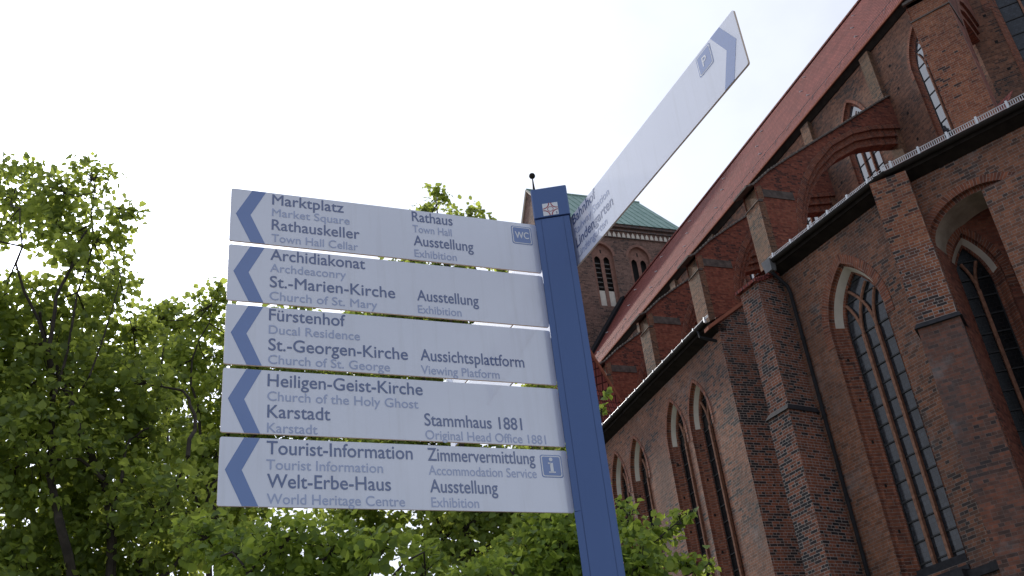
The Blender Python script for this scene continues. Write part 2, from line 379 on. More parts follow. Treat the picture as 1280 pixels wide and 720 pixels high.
def arch(w, spring, apex, n=10):
    r = apex - spring; P = []
    for k in range(n + 1):
        if r >= w:
            Rr = (w * w + r * r) / (2 * w); c = Rr - w
            a1 = math.atan2(r, -c); a = math.pi + (a1 - math.pi) * k / n
            P.append((c + Rr * math.cos(a), spring + Rr * math.sin(a)))
        else:
            a = math.pi - (math.pi / 2) * k / n
            P.append((w * math.cos(a), spring + r * math.sin(a)))
    P[-1] = (0, apex)
    return P + [(-x, z) for x, z in reversed(P[:-1])]
def outline(w, sill, spring, apex, n=10):
    return [(-w, sill)] + arch(w, spring, apex, n) + [(w, sill)]

def wall(mb, fr, s0, s1, z0, z1, ops, o=0.0):
    ops = sorted(ops); cur = s0
    def q(a, b, c, d): mb.quad(fr(a, o, c), fr(b, o, c), fr(b, o, d), fr(a, o, d))
    for c, w, sill, spring, apex in ops:
        if c - w > cur: q(cur, c - w, z0, z1)
        if sill > z0: q(c - w, c + w, z0, sill)
        P = arch(w, spring, apex)
        for (xa, za), (xb, zb) in zip(P[:-1], P[1:]):
            mb.poly([fr(c + xa, o, za), fr(c + xb, o, zb), fr(c + xb, o, z1), fr(c + xa, o, z1)])
        cur = c + w
    if cur < s1: q(cur, s1, z0, z1)

def ringband(mb, fr, c, A, B, oa, ob, keep=lambda z: True):
    L = 0
    for k in range(len(A) - 1):
        a, a2, b, b2 = A[k], A[k + 1], B[k], B[k + 1]
        l = math.hypot(a2[0] - a[0], a2[1] - a[1]); wd = math.hypot(a[0] - b[0], a[1] - b[1]) + abs(oa - ob)
        n = max(1, int(l / 0.9))
        if keep((a[1] + a2[1]) / 2):
            mb.poly([fr(c + a[0], oa, a[1]), fr(c + a2[0], oa, a2[1]), fr(c + b2[0], ob, b2[1]), fr(c + b[0], ob, b[1])],
                    [(0, L), (0, L + l), (wd, L + l), (wd, L)])
        L += l

def window(fr, c, w, sill, spring, apex, lights=2, ring=0.2, depth=0.5, frame_in=0.2, plaster=None, pane='glass', o=0.0, bars=0.5, holes=True, label=None, trim='trim', gd=0.07):
    k = 1.12
    def ol(inset): return outline(w - inset, sill, spring, apex - inset * k)
    mb = MB()
    if ring > 0:
        A = arch(w, spring, apex); B = arch(w + ring, spring, apex + ring * k)
        A = [(A[0][0], A[0][1] - 0.35)] + A + [(A[-1][0], A[-1][1] - 0.35)]; B = [(B[0][0], B[0][1] - 0.35)] + B + [(B[-1][0], B[-1][1] - 0.35)]
        ringband(mb, fr, c, B, A, o + 0.018, o + 0.018); ringband(mb, fr, c, B, B, o, o + 0.018)
    i1 = frame_in * 0.35
    ringband(mb, fr, c, ol(0), ol(0), o + (0.018 if ring else 0), o - 0.10)
    ringband(mb, fr, c, ol(0), ol(i1), o - 0.10, o - 0.13)
    i2 = frame_in
    kp = (lambda z: z < plaster) if plaster is not None else (lambda z: True)
    ringband(mb, fr, c, ol(i1), ol(i2), o - 0.13, o - depth, kp)
    ringband(mb, fr, c, ol(i2), ol(i2 + 0.06), o - depth, o - depth - 0.03)
    ringband(mb, fr, c, ol(i2 + 0.06), ol(i2 + 0.06), o - depth - 0.03, o - depth - gd - 0.05)
    W = mb.build('window', M[trim], church, label=label)
    if plaster is not None:
        mb = MB(); ringband(mb, fr, c, ol(i1), ol(i2), o - 0.13, o - depth, lambda z: z >= plaster)
        mb.build('plaster_reveal', M['plaster'], W)
    g = i2 + 0.06; wg = w - g; ag = apex - g * k; og = o - depth - gd - 0.03
    mb = MB(); G = outline(wg, sill, spring, ag)
    mb.poly([fr(c + x, og, z) for x, z in G]); mb.build('pane', M[pane], W)
    mb = MB(); z = sill + bars * 0.8
    while z < ag - 0.15:
        ww = wg if z < spring else max(x for x, zz_ in arch(wg, spring, ag, 24) if zz_ >= z - 0.02)
        mb.box(fr, c - ww, c + ww, og + 0.01, og + 0.03, z - 0.018, z + 0.018); z += bars
    for x in (-wg, wg - 0.025): mb.box(fr, c + x, c + x + 0.025, og + 0.01, og + 0.028, sill, spring)
    mb.build('glazing_bar', M['bar'], W)
    mb = MB(); r = max(ag - spring, wg * 1.01); Rr = (wg * wg + r * r) / (2 * wg)
    inside = lambda x, z: (z <= spring or (math.hypot(x - (Rr - wg), z - spring) <= Rr and math.hypot(x + (Rr - wg), z - spring) <= Rr))
    mw_ = 0.03 if gd < 0.05 else 0.042
    for q in range(1, lights):
        x0 = -wg + 2 * wg * q / lights
        zs = spring - (0.25 if lights > 2 else 0.1)
        mb.box(fr, c + x0 - mw_, c + x0 + mw_, og + 0.015, og + 0.11, sill, zs)
        for sg in (1, -1):
            pts = []
            for kk in range(15):
                a = math.pi * 0.5 * kk / 14
                x = x0 + sg * Rr * (1 - math.cos(a)); z = zs + Rr * math.sin(a)
                if not inside(x, z): break
                pts.append(fr(c + x, og + 0.06, z))
            if len(pts) > 1: mb.tube(pts, mw_, n=6)
    if lights > 1: mb.build('tracery', M['tracery'], W)
    if holes:
        z = sill + 1.2
        while z < spring - 0.3:
            f = 0.45; x = w - i1 - (i2 - i1) * f; oo = o - 0.13 - (depth - 0.13) * f
            mb = MB(); mb.box(fr, c + x - 0.006, c + x + 0.04, oo - 0.05, oo + 0.04, z, z + 0.08); mb.build('putlog_hole', M['void'], W); z += 1.15
    return W
G0 = -EYE
# --- chapel wall with paired windows (runs away behind the sign)
opsA = [(1.68, 0.66, 4.8, 12.35, 13.74), (3.33, 0.64, 4.8, 12.42, 13.82)]
opsA = [(c + 4.65 * k, w, s_, sp, ap + 0.02 * k) for k in range(6) for c, w, s_, sp, ap in opsA]
mb = MB(); wall(mb, FA, -0.42, 29.0, G0, 15.0, opsA)
mb.build('chapel_wall', M['brick_wall'], church)
for c, w, sl, sp, ap in opsA:
    window(FA, c, w, sl, sp, ap, 2, ring=0.11, depth=0.27, frame_in=0.12, plaster=sp - 0.02, pane='glass_dark', holes=c < 9)
# its end wall of dark glazed brick, with the slope of the roof above
FE = Frame(*FA(-0.42, 0, 0).xy, 68.0)
mb = MB(); mb.poly([FE(0, 0, G0), FE(6, 0, G0), FE(6, 0, 18.9), FE(0, 0, 14.72)])
mb.build('end_wall', M['brick_mixed'], church, label='narrow end wall of dark brick with white joints')
mb = MB(); mb.hexa([FE(-0.45, -0.15, 14.45), FE(6, -0.15, 18.95), FE(6, 0.12, 18.95), FE(-0.45, 0.12, 14.45), FE(-0.45, -0.15, 14.57), FE(6, -0.15, 19.07), FE(6, 0.12, 19.07), FE(-0.45, 0.12, 14.57)])
mb.build('roof_verge', M['fascia'], church)
# --- choir chapel wall with the tall three-light window
mb = MB(); opB = (-2.0, 0.93, 5.35, 11.95, 13.66)
wall(mb, FB, -4.4, 0.9, 5.1, 15.0, [opB]); wall(mb, FB, -4.4, 0.9, G0, 5.1, [], o=0.08)
mb.build('chapel_wall', M['brick_wall'], church)
W = window(FB, *opB, 3, ring=0.25, depth=0.34, frame_in=0.17, plaster=12.2, label='tall three-light pointed window')
mb = MB()
for k in range(5):
    mb.box(FB, -2.93, -1.07, -0.44 + 0.12 * k, -0.31 + 0.12 * k + (0.14 if k == 4 else 0), 5.0, 5.62 - 0.115 * k)
mb.box(FB, -4.3, -2.93, 0.002, 0.16, 4.93, 5.12); mb.box(FB, -1.07, 0.2, 0.002, 0.16, 4.93, 5.12)
mb.build('window_sill', M['slate'], W)
# --- polygon side with the deep niche
opN = (-1.62, 1.28, 3.5, 12.65, 13.6)
mb = MB(); wall(mb, FC, -16, 0.06, G0, 15.0, [opN, (-7.3, 0.9, 5.3, 11.9, 13.5)])
mb.build('chapel_wall', M['brick_wall'], church)
window(FC, -7.3, 0.9, 5.3, 11.9, 13.5, 2, plaster=12.2)
mb = MB(); A = outline(1.28, 3.5, 12.65, 13.6)
ringband(mb, FC, opN[0], A, A, 0.02, -0.12); B = outline(1.2, 3.5, 12.6, 13.5); ringband(mb, FC, opN[0], A, B, -0.12, -0.12)
A2 = arch(1.28, 12.65, 13.6); B2 = arch(1.5, 12.65, 13.8); ringband(mb, FC, opN[0], B2, A2, 0.02, 0.02); ringband(mb, FC, opN[0], B2, B2, 0.0, 0.02)
niche = mb.build('niche', M['trim'], church, label='deep arched niche holding a dark window')
mb = MB(); ringband(mb, FC, opN[0], B, B, -0.12, -1.1, lambda z: z < 12.6)
FCN = Frame(11.312, 22.246, -78.0)
opW = (-0.02, 0.60, 4.6, 11.75, 13.12)
wall(mb, FCN, -2.2, 0.95, 3.4, 14.2, [opW])
mb.build('niche_wall', M['brick_red'], niche)
mb = MB(); ringband(mb, FC, opN[0], B, B, -0.12, -1.1, lambda z: z >= 12.6); mb.build('plaster_vault', M['vault_shade_plaster'], niche)
window(FCN, *opW, 2, ring=0.2, depth=0.32, frame_in=0.13, plaster=12.1, pane='glass_dark', label='dark two-light window inside the niche')
# --- buttresses
def solid(mb, fr, s0, s1, o0, o1, z0, zf, zb):     # block with a top sloping from front zf to back zb
    mb.hexa([fr(s0, o0, z0), fr(s1, o0, z0), fr(s1, o1, z0), fr(s0, o1, z0), fr(s0, o0, zb), fr(s1, o0, zb), fr(s1, o1, zf), fr(s0, o1, zf)])
mb = MB(); solid(mb, FB, 0.12, 0.86, -0.3, 1.0, 10.35, 14.1, 14.72)
solid(mb, FB, 0.08, 0.90, -0.3, 1.08, G0, 10.2, 10.2)
bt = mb.build('buttress', M['brick_mixed'], church, label='buttress between the two chapels, dark brick with white joints')
mb = MB(); mb.hexa([FB(0.04, -0.3, 10.2), FB(0.94, -0.3, 10.2), FB(0.94, 1.14, 10.2), FB(0.04, 1.14, 10.2), FB(0.1, -0.3, 10.36), FB(0.88, -0.3, 10.36), FB(0.88, 1.03, 10.36), FB(0.1, 1.03, 10.36)])
mb.build('ledge', M['slate'], bt)
mb = MB()
for k in range(14):
    f = k / 13; oo = 1.06 - 1.3 * f; z = 14.12 + 0.6 * f
    mb.box(FB, 0.06, 0.93, oo - 0.1, oo + 0.06, z - 0.02, z + 0.07)
mb.build('tile_cap', M['roof2'], bt)
FP = Frame(J.x - 0.755 * 0.6, J.y - 0.656 * 0.6, -62.0)
mb = MB(); mb.box(FP, -0.66, 0.26, -1.3, 0.0, 10.52, 12.55)
bp_ = mb.build('buttress', M['brick_pier'], church, label='broad corner buttress of orange brick with white joints')
mb = MB(); mb.hexa([FP(-0.74, -1.3, 10.38), FP(0.34, -1.3, 10.38), FP(0.34, 0.13, 10.38), FP(-0.74, 0.13, 10.38), FP(-0.68, -1.3, 10.52), FP(0.28, -1.3, 10.52), FP(0.28, 0.03, 10.52), FP(-0.68, 0.03, 10.52)])
mb.build('ledge', M['slate'], bp_)
mb = MB(); mb.box(FP, -0.655, 0.255, -1.3, -0.003, 12.55, 14.6); mb.build('upper_stage', M['brick_orange'], bp_)
mb = MB(); mb.box(FP, -0.68, 0.28, -1.3, 0.05, G0, 10.38); mb.build('lower_stage', M['brick_smooth'], bp_)
mb = MB(); solid(mb, FC, -3.9, -1.93, -0.2, 0.35, G0, 13.2, 13.55)
mb.build('buttress', M['brick_wall'], church)
mb = MB(); mb.box(FC, -16, -3.9, 0.002, 0.12, G0, 5.0); mb.build('plinth', M['brick_wall'], church)

# --- eaves, gutters, snow guards, roofs of the chapels
def eaves(fr, s0, s1, gh=0.22, zt=14.98, cut0=0.0, cut1=0.0):
    mb = MB()
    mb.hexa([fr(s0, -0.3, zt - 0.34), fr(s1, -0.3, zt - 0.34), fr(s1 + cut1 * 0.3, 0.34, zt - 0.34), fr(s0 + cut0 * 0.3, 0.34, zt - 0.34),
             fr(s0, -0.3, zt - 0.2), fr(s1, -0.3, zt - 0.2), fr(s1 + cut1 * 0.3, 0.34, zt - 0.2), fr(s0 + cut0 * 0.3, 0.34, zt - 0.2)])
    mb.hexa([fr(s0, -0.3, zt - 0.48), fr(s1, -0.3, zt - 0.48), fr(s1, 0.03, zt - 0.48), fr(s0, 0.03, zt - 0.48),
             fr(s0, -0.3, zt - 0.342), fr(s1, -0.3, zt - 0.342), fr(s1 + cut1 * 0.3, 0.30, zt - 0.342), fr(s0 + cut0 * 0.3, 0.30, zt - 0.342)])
    ev = mb.build('eaves', M['eave'], church)  # sloped boards whose near-black colour serves as the shadow band below the gutter
    mb = MB(); pts = []
    for a in range(7):
        t = math.pi + math.pi * a / 6; pts.append((0.42 + 0.09 * math.cos(t), zt - 0.16 + 0.09 * math.sin(t)))
    pts = pts + [(x * 1.0 + (0.42 - x) * 0.15, z + 0.012) for x, z in reversed(pts)]
    mb.prism(pts, lambda x, z: fr(s0 + cut0 * 0.4, x, z), lambda x, z: fr(s1 + cut1 * 0.4, x, z))
    mb.build('gutter', M['gutter'], ev)
    if gh:
        mb = MB()
        for zz_ in (0.01, gh): mb.tube([fr(s0, 0.28, zt + zz_), fr(s1, 0.28, zt + zz_)], 0.013, n=5)
        L = abs(s1 - s0); n = int(L / 0.055); sg = 1 if s1 > s0 else -1
        for k in range(n):
            s_ = s0 + sg * 0.055 * k; mb.box(fr, s_, s_ + sg * 0.016, 0.27, 0.28, zt + 0.0, zt + gh)
        k = 0.2
        while k < L:
            mb.box(fr, s0 + sg * k, s0 + sg * (k + 0.05), 0.24, 0.31, zt - 0.08, zt + gh + 0.04); k += 0.75
        mb.build('snow_guard', M['zinc'], ev)
    return ev
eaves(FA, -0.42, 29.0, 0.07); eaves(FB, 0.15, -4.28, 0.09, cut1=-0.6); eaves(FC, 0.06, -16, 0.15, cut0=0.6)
def NF(s, off, z): return FN_(s, 29.3 - off, z)
mb = MB()
mb.quad(FA(-0.42, 0.40, 14.74), FA(29, 0.40, 14.74), NF(52, 29.2, 23.0), NF(25.6, 29.2, 22.5))
g0, g1, g2, g3 = FB(0.9, 0.40, 14.74), J + Vector((-0.35, -0.3, 14.74)), FC(-5, 0.40, 14.74), FC(-16, 0.4, 14.74)
t0, t1, t2, t3 = NF(30.2, 29.2, 22.3), NF(22, 29.2, 22.3), NF(20.4, 32.6, 22.3), NF(18.5, 35, 22.3)
for q in ((g0, g1, t1, t0), (g1, g2, t1), (g2, t2, t1), (g2, g3, t3, t2)): mb.poly(q)
mb.build('chapel_roof', M['roof2'], church)
# --- downpipes
mb = MB(); mb.tube([FA(0.1, 0.42, 14.78), FA(0.05, 0.42, 14.5), FE(0.25, 0.12, 14.15), FE(0.92, 0.1, 13.75), FE(1.0, 0.1, 13.5), FE(1.0, 0.1, G0)], 0.05)
for z in (12, 9.5, 7, 4.5): mb.tube([FE(1.0, 0.1, z), FE(1.0, 0.1, z + 0.08)], 0.07)
mb.build('downpipe', M['pipe'], church)
mb = MB(); mb.tube([FB(0.0, 0.42, 14.8), FB(0.0, 0.4, 14.45), FB(-0.12, 0.10, 14.0), FB(-0.14, 0.08, 13.8), FB(-0.14, 0.08, G0)], 0.05)
for z in (12.3, 10, 7.7, 5.4, 3): mb.tube([FB(-0.14, 0.08, z), FB(-0.14, 0.08, z + 0.08)], 0.062)
mb.build('downpipe', M['pipe'], church)
mb = MB(); mb.hexa([FB(-0.1, 0.34, 14.5), FB(0.16, 0.34, 14.5), FB(0.16, 0.52, 14.5), FB(-0.1, 0.52, 14.5), FB(-0.14, 0.3, 14.86), FB(0.2, 0.3, 14.86), FB(0.2, 0.56, 14.86), FB(-0.14, 0.56, 14.86)])
mb.build('rainwater_head', M['lead'], church)

# --- flying buttresses
PROF_TOP = [(0.0, 22.52), (0.87, 23.3), (1.99, 24.1), (3.5, 25.15), (5.11, 26.25), (7.19, 27.7), (8.3, 28.45)]
PROF_IN = [(8.3, 26.0), (8.1, 25.95), (6.91, 25.7), (5.79, 25.36), (4.57, 24.6), (3.53, 23.67), (2.9, 22.85), (2.45, 22.0), (2.15, 21.2), (1.98, 20.3), (1.95, 14.5)]
PROF_OUT = [(8.3, 26.68), (8.1, 26.65), (6.8, 26.38), (5.6, 25.93), (4.32, 25.1), (3.24, 23.98), (2.58, 23.05), (2.12, 22.15), (1.82, 21.3), (1.63, 20.3), (1.6, 14.5)]
def flyer(mp, th, label, face='brick_buff', over=0.38):                      # mp(inward, across, z)
    mb = MB(); prof = [(0, 14.5)] + PROF_TOP + PROF_OUT
    mb.prism(prof, lambda x, z: mp(x, 0, z), lambda x, z: mp(x, th, z), skip=set([0] + list(range(9, 18))))
    fb = mb.build('flying_buttress', M['brick_red'], church, label=label)
    mb = MB()
    mb.hexa([mp(-0.02, -0.03, 14.5), mp(0.28, -0.03, 14.5), mp(0.28, th + 0.03, 14.5), mp(-0.02, th + 0.03, 14.5), mp(-0.02, -0.03, 21.75), mp(0.28, -0.03, 21.75), mp(0.28, th + 0.03, 21.75), mp(-0.02, th + 0.03, 21.75)])
    mb.hexa([mp(0.05, -0.03, 21.85), mp(0.3, -0.03, 21.85), mp(0.3, th + 0.03, 21.85), mp(0.05, th + 0.03, 21.85), mp(0.05, -0.03, 22.4), mp(0.3, -0.03, 22.55), mp(0.3, th + 0.03, 22.55), mp(0.05, th + 0.03, 22.4)])
    mb.build('pier_face', M[face], fb)
    mb = MB()
    mb.hexa([mp(-0.06, -0.05, 21.74), mp(0.2, -0.05, 21.74), mp(0.2, th + 0.05, 21.74), mp(-0.06, th + 0.05, 21.74), mp(0.04, -0.05, 21.86), mp(0.2, -0.05, 21.86), mp(0.2, th + 0.05, 21.86), mp(0.04, th + 0.05, 21.86)])
    mb.hexa([mp(0.3, -0.03, 22.0), mp(1.7, -0.03, 22.0), mp(1.7, 0, 22.0), mp(0.3, 0, 22.0), mp(0.3, -0.01, 22.38), mp(1.7, -0.01, 22.38), mp(1.7, 0, 22.38), mp(0.3, 0, 22.38)])
    mb.build('weathering_course', M['weather'], fb)
    mb = MB(); T = [(-over, 22.52 - over * 0.5)] + PROF_TOP         # tile coping, each tile a little step
    for (xa, za), (xb, zb) in zip(T[:-1], T[1:]):
        n = max(1, int((xb - xa) / 0.16))
        for k in range(n):
            f0, f1 = k / n, (k + 1) / n
            x0, x1 = xa + (xb - xa) * f0 - 0.03, xa + (xb - xa) * f1; z0, z1 = za + (zb - za) * f0, za + (zb - za) * f1
            mb.hexa([mp(x0, -0.08, z0), mp(x1, -0.08, z1 - 0.02), mp(x1, th + 0.08, z1 - 0.02), mp(x0, th + 0.08, z0), mp(x0, -0.06, z0 + 0.09), mp(x1, -0.06, z1 + 0.05), mp(x1, th + 0.06, z1 + 0.05), mp(x0, th + 0.06, z0 + 0.09)])
    mb.build('tile_coping', M['weather'], fb)
    mb = MB()                                          # moulded arch in two recessed orders
    MID = [((a_[0] + b_[0]) / 2, (a_[1] + b_[1]) / 2) for a_, b_ in zip(PROF_OUT, PROF_IN)]
    def order(A, B, y0, y1):
        L = 0
        for k in range(len(A) - 1):
            l = math.hypot(A[k + 1][0] - A[k][0], A[k + 1][1] - A[k][1]); n = max(1, int(l / 0.5))
            uv = [(0, L), (0, L + l), (0.3, L + l), (0.3, L)]
            for y in (y1, th - y1): mb.poly([mp(A[k][0], y, A[k][1]), mp(A[k + 1][0], y, A[k + 1][1]), mp(B[k + 1][0], y, B[k + 1][1]), mp(B[k][0], y, B[k][1])], uv)
            for ya, yb in ((y0, y1), (th - y0, th - y1)): mb.poly([mp(A[k][0], ya, A[k][1]), mp(A[k + 1][0], ya, A[k + 1][1]), mp(A[k + 1][0], yb, A[k + 1][1]), mp(A[k][0], yb, A[k][1])], uv)
            L += l
    order(PROF_OUT, MID, 0.0, 0.09); order(MID, PROF_IN, 0.09, 0.2)
    L = 0
    for k in range(len(PROF_IN) - 1):
        l = math.hypot(PROF_IN[k + 1][0] - PROF_IN[k][0], PROF_IN[k + 1][1] - PROF_IN[k][1])
        mb.poly([mp(PROF_IN[k][0], 0.2, PROF_IN[k][1]), mp(PROF_IN[k + 1][0], 0.2, PROF_IN[k + 1][1]), mp(PROF_IN[k + 1][0], th - 0.2, PROF_IN[k + 1][1]), mp(PROF_IN[k][0], th - 0.2, PROF_IN[k][1])], [(0, L), (0, L + l), (0.5, L + l), (0.5, L)]); L += l
    OUT2 = [(x_ - 0.2 if i_ > 4 else x_ - 0.08, z_ + 0.17) for i_, (x_, z_) in enumerate(PROF_OUT)]
    L = 0
    for k in range(len(OUT2) - 2):                     # ring of headers round the arch
        l = math.hypot(OUT2[k + 1][0] - OUT2[k][0], OUT2[k + 1][1] - OUT2[k][1])
        for y in (-0.012, th + 0.012): mb.poly([mp(PROF_OUT[k][0], y, PROF_OUT[k][1]), mp(PROF_OUT[k + 1][0], y, PROF_OUT[k + 1][1]), mp(OUT2[k + 1][0], y, OUT2[k + 1][1]), mp(OUT2[k][0], y, OUT2[k][1])], [(0, L), (0, L + l), (0.24, L + l), (0.24, L)])
        L += l
    mb.build('arch_moulding', M['trim'], fb)
    return fb
M['louvre'] = plain('grey_louvre', (0.2, 0.19, 0.18), 0.8)
M['weather'] = plain('mossy_weathering', (0.10, 0.085, 0.075), 0.9, var=0.4, scale=5)
for k, lb in enumerate(('nearest of the row of flying buttresses, its whole arch in view', None, None, None, None, None)):
    s0 = 26.9 + 5.0 * k
    flyer(lambda x, y, z, s0=s0: NF(s0 + y, 21 + x, z), 0.86, lb)
F4 = Frame(13.752, 24.703, -54.0)
flyer(lambda x, y, z: F4(-1.0 + y, -x, z + 0.8), 1.15, 'massive corner flying buttress beside the upper windows', 'brick_orange', over=0.1)

# --- nave: clerestory wall, windows, roof
mb = MB(); opsN = [(24.35 + 5.0 * k, 0.90, 22.6, 28.35, 30.2) for k in range(9)]
wall(mb, FN_, 22.0, 66.0, 14.0, 31.6, opsN)
mb.build('nave_wall', M['brick_nave'], church)
for c, w, sl, sp, ap in opsN:
    window(FN_, c, w, sl, sp, ap, 3, ring=0.15, depth=0.16, frame_in=0.1, bars=0.75, holes=False, pane='glass_high', gd=0.02)
FD = Frame(*FN_(22, 0, 0).xy, -66.5)
opD = (-2.49, 1.45, 22.6, 28.6, 31.0)
mb = MB(); wall(mb, FD, -4.97, 0, 14.0, 31.6, [opD])
P1 = FD(-4.97, 0, 0); FD2 = Frame(P1.x, P1.y, -111.5)
wall(mb, FD2, -4.97, 0, 14.0, 31.6, [])
mb.build('choir_wall', M['brick_nave'], church)
window(FD, *opD, 3, ring=0.25, depth=0.3, frame_in=0.24, bars=0.75, holes=False, label='broad upper window of the choir end')
for k in range(8):
    s_ = 26.98 + 5.0 * k; mb = MB(); mb.box(FN_, s_, s_ + 0.62, 0.002, 0.22, 14.5, 31.2); mb.build('pilaster', M['brick_buff'], church)
for fr_, xs, zs in ((FN_, (26.2, 31.2, 36.2), (24.2, 25.5, 26.9, 28.3, 29.6)), (FD, (-0.78,), (23.8, 25.2, 26.6, 28.0, 29.4))):
    for x in xs:
        for z in zs: mb = MB(); mb.box(fr_, x, x + 0.12, 0.001, 0.005, z, z + 0.13); mb.build('putlog_hole', M['void'], church)
mb = MB(); RZ = 40.85; ez = 31.5
A = [NF(22, 29.0, ez), NF(65.2, 29.0, ez), NF(65.2, 35.3, RZ), NF(24.5, 35.3, RZ)]
mb.quad(*A); mb.quad(NF(22, 41.85, ez), NF(65.2, 41.85, ez), NF(65.2, 35.3, RZ), NF(24.5, 35.3, RZ))
apex = NF(24.5, 35.3, RZ); E0 = NF(22, 29.0, ez); d1 = FD(-4.97, 0.3, ez - 0); d2 = FD2(-4.97, 0.3, ez); E3 = NF(22, 41.85, ez)
mb.poly([E0, d1, apex]); mb.poly([d1, d2, apex]); mb.poly([d2, E3, apex])
nr = mb.build('nave_roof', M['roof'], church)
mb = MB(); mb.box(FN_, 22, 65.2, 0.27, 0.33, ez - 0.09, ez + 0.0); mb.build('eaves_board', M['fascia'], nr)
mb = MB(); mb.hexa([NF(22, 29.25, ez - 0.34), NF(65.2, 29.25, ez - 0.34), NF(65.2, 29.3, ez - 0.34), NF(22, 29.3, ez - 0.34), NF(22, 29.05, ez - 0.06), NF(65.2, 29.05, ez - 0.06), NF(65.2, 29.3, ez - 0.06), NF(22, 29.3, ez - 0.06)]); mb.build('eaves_soffit', M['eave'], nr)  # soffit in the same near black, shade under the nave eaves put into colour
mb = MB(); sl = (RZ - ez) / (35.3 - 29.0)
def onroof(s, u, h): return NF(s, 29.0 + u - h * 0.8, ez + u * sl + h * 0.57)
mb.tube([onroof(22, 1.0, 0.07), onroof(65, 1.0, 0.07)], 0.011, n=4)
s_ = 22.3
while s_ < 65: mb.tube([onroof(s_, 0.72, 0.02), onroof(s_, 1.0, 0.07)], 0.012, n=4); s_ += 1.2
mb.build('snow_rail', M['lead'], nr)
rnd = random.Random(3)
for k in range(26):
    s_ = 24 + k * 1.6 + rnd.uniform(-.4, .4); u = (1.9, 3.6, 5.2)[k % 3]
    a = onroof(s_, u, 0.01); b = onroof(s_ + 0.06, u, 0.01); mb = MB(); mb.tube([a, onroof(s_, u - 0.1, 0.12)], 0.035, n=5); mb.build('roof_hook', M['zinc'], nr)
mb = MB(); mb.tube([NF(24.5, 35.3, RZ + 0.03), NF(65.2, 35.3, RZ + 0.03)], 0.13, n=6); mb.build('ridge_tiles', M['roof'], nr)
# --- small cross roof between chapels and tower
mb = MB()
p0, p1, p2, p3, p4 = NF(39.0, 20.3, 18.45), NF(39.2, 18.43, 22.8), NF(40.2, 16.6, 22.8), NF(37.4, 16.6, 15.6), NF(38.0, 20.7, 16.6)
q4, q3 = NF(42.6, 20.9, 16.6), NF(42.8, 16.6, 15.6)
mb.poly([p4, p0, p1, p2, p3]); mb.poly([q4, p1, p2, q3]); mb.poly([p4, p0, p1, q4])
sr_ = mb.build('side_roof', M['roof2'], church, label='small steep dark red tiled roof beside the aisle')
mb = MB(); mb.tube([p4, p0, p1], 0.07, n=5); mb.build('verge_tiles', M['fascia'], sr_)
mb = MB(); mb.poly([p3, p2, q3]); mb.build('gable_wall', M['brick_nave'], sr_)
mb = MB(); mb.poly([NF(21.2, 24.2, 18.0), NF(20.0, 24.2, 18.0), NF(20.0, 27.5, 22.5), NF(22.2, 27.5, 22.5)]); mb.build('lean_to_roof', M['roof2'], church)
# --- west tower
t0_, t1_ = 30.8, 42.0; TZ = 48.4; TD = 12.5
opsT = [(34.1, 0.98, 40.2, 45.2, 46.35), (37.5, 0.98, 40.2, 45.2, 46.35), (40.6, 0.9, 40.2, 45.2, 46.35)]
mb = MB(); wall(mb, FT, t0_, t1_, G0, TZ, opsT)
for (a, b) in ((t0_, t0_), (t1_, t1_)):
    mb.poly([FT(a, 0, G0), FT(a, -TD, G0), FT(a, -TD, TZ), FT(a, -TD / 2, 55.9), FT(a, 0, TZ)])
mb.quad(FT(t0_, -TD, G0), FT(t1_, -TD, G0), FT(t1_, -TD, TZ), FT(t0_, -TD, TZ))
tower = mb.build('tower', M['brick_tower'], church, label='massive brick west tower under a green copper saddle roof')
for i, (c, w, sl_, sp, ap) in enumerate(opsT):
    mb = MB(); A = outline(w, sl_, sp, ap); ringband(mb, FT, c, A, A, 0, -0.25)
    wall(mb, FT, c - w, c + w, sl_, ap + .01, [(c - 0.42, 0.26, sl_ + 0.2, sp - 0.4, sp - 0.02), (c + 0.42, 0.26, sl_ + 0.2, sp - 0.4, sp - 0.02)], o=-0.25)
    B = arch(w + 0.22, sp, ap + 0.24); ringband(mb, FT, c, B, arch(w, sp, ap), 0.015, 0.015)
    mb.build('belfry_window', M['belfry_trim'], tower)
    mb = MB(); mb.quad(FT(c - w, -0.55, sl_), FT(c + w, -0.55, sl_), FT(c + w, -0.55, ap), FT(c - w, -0.55, ap)); mb.box(FT, c - .06, c + .06, -0.249, -0.24, 45.5, 45.85); mb.build('belfry_opening', M['void'], tower)
    if i == 0:
        for k in range(6):
            for q in (-0.42, 0.42): mb = MB(); mb.box(FT, c + q - 0.26, c + q + 0.26, -0.5, -0.34, 42.2 + 0.46 * k, 42.25 + 0.46 * k); mb.build('louvre', M['louvre'], tower)
    for q in (-0.42, 0.42): mb = MB(); mb.box(FT, c + q - 0.27, c + q + 0.27, -0.5, -0.3, 40.4, 41.85); mb.build('whitewashed_infill', M['plaster'], tower)
mb = MB(); mb.box(FT, t0_, t1_, 0.002, 0.12, 47.05, 47.12); mb.box(FT, t0_, t1_, 0.002, 0.12, 47.75, 47.9); mb.box(FT, t0_ - .1, t1_ + .1, 0.002, 0.25, 48.1, 48.38); mb.build('frieze', M['brick_dark'], tower)
mb = MB(); s_ = t0_ + 0.2
while s_ < t1_ - 0.3:
    mb.prism([(s_, 47.14), (s_ + 0.3, 47.14), (s_ + 0.28, 47.45), (s_ + 0.15, 47.7), (s_ + 0.02, 47.45)], lambda x, z: FT(x, 0.03, z), lambda x, z: FT(x, 0.002, z)); s_ += 0.44
mb.build('frieze_niches', M['plaster'], tower)
mb = MB(); ry = 55.95
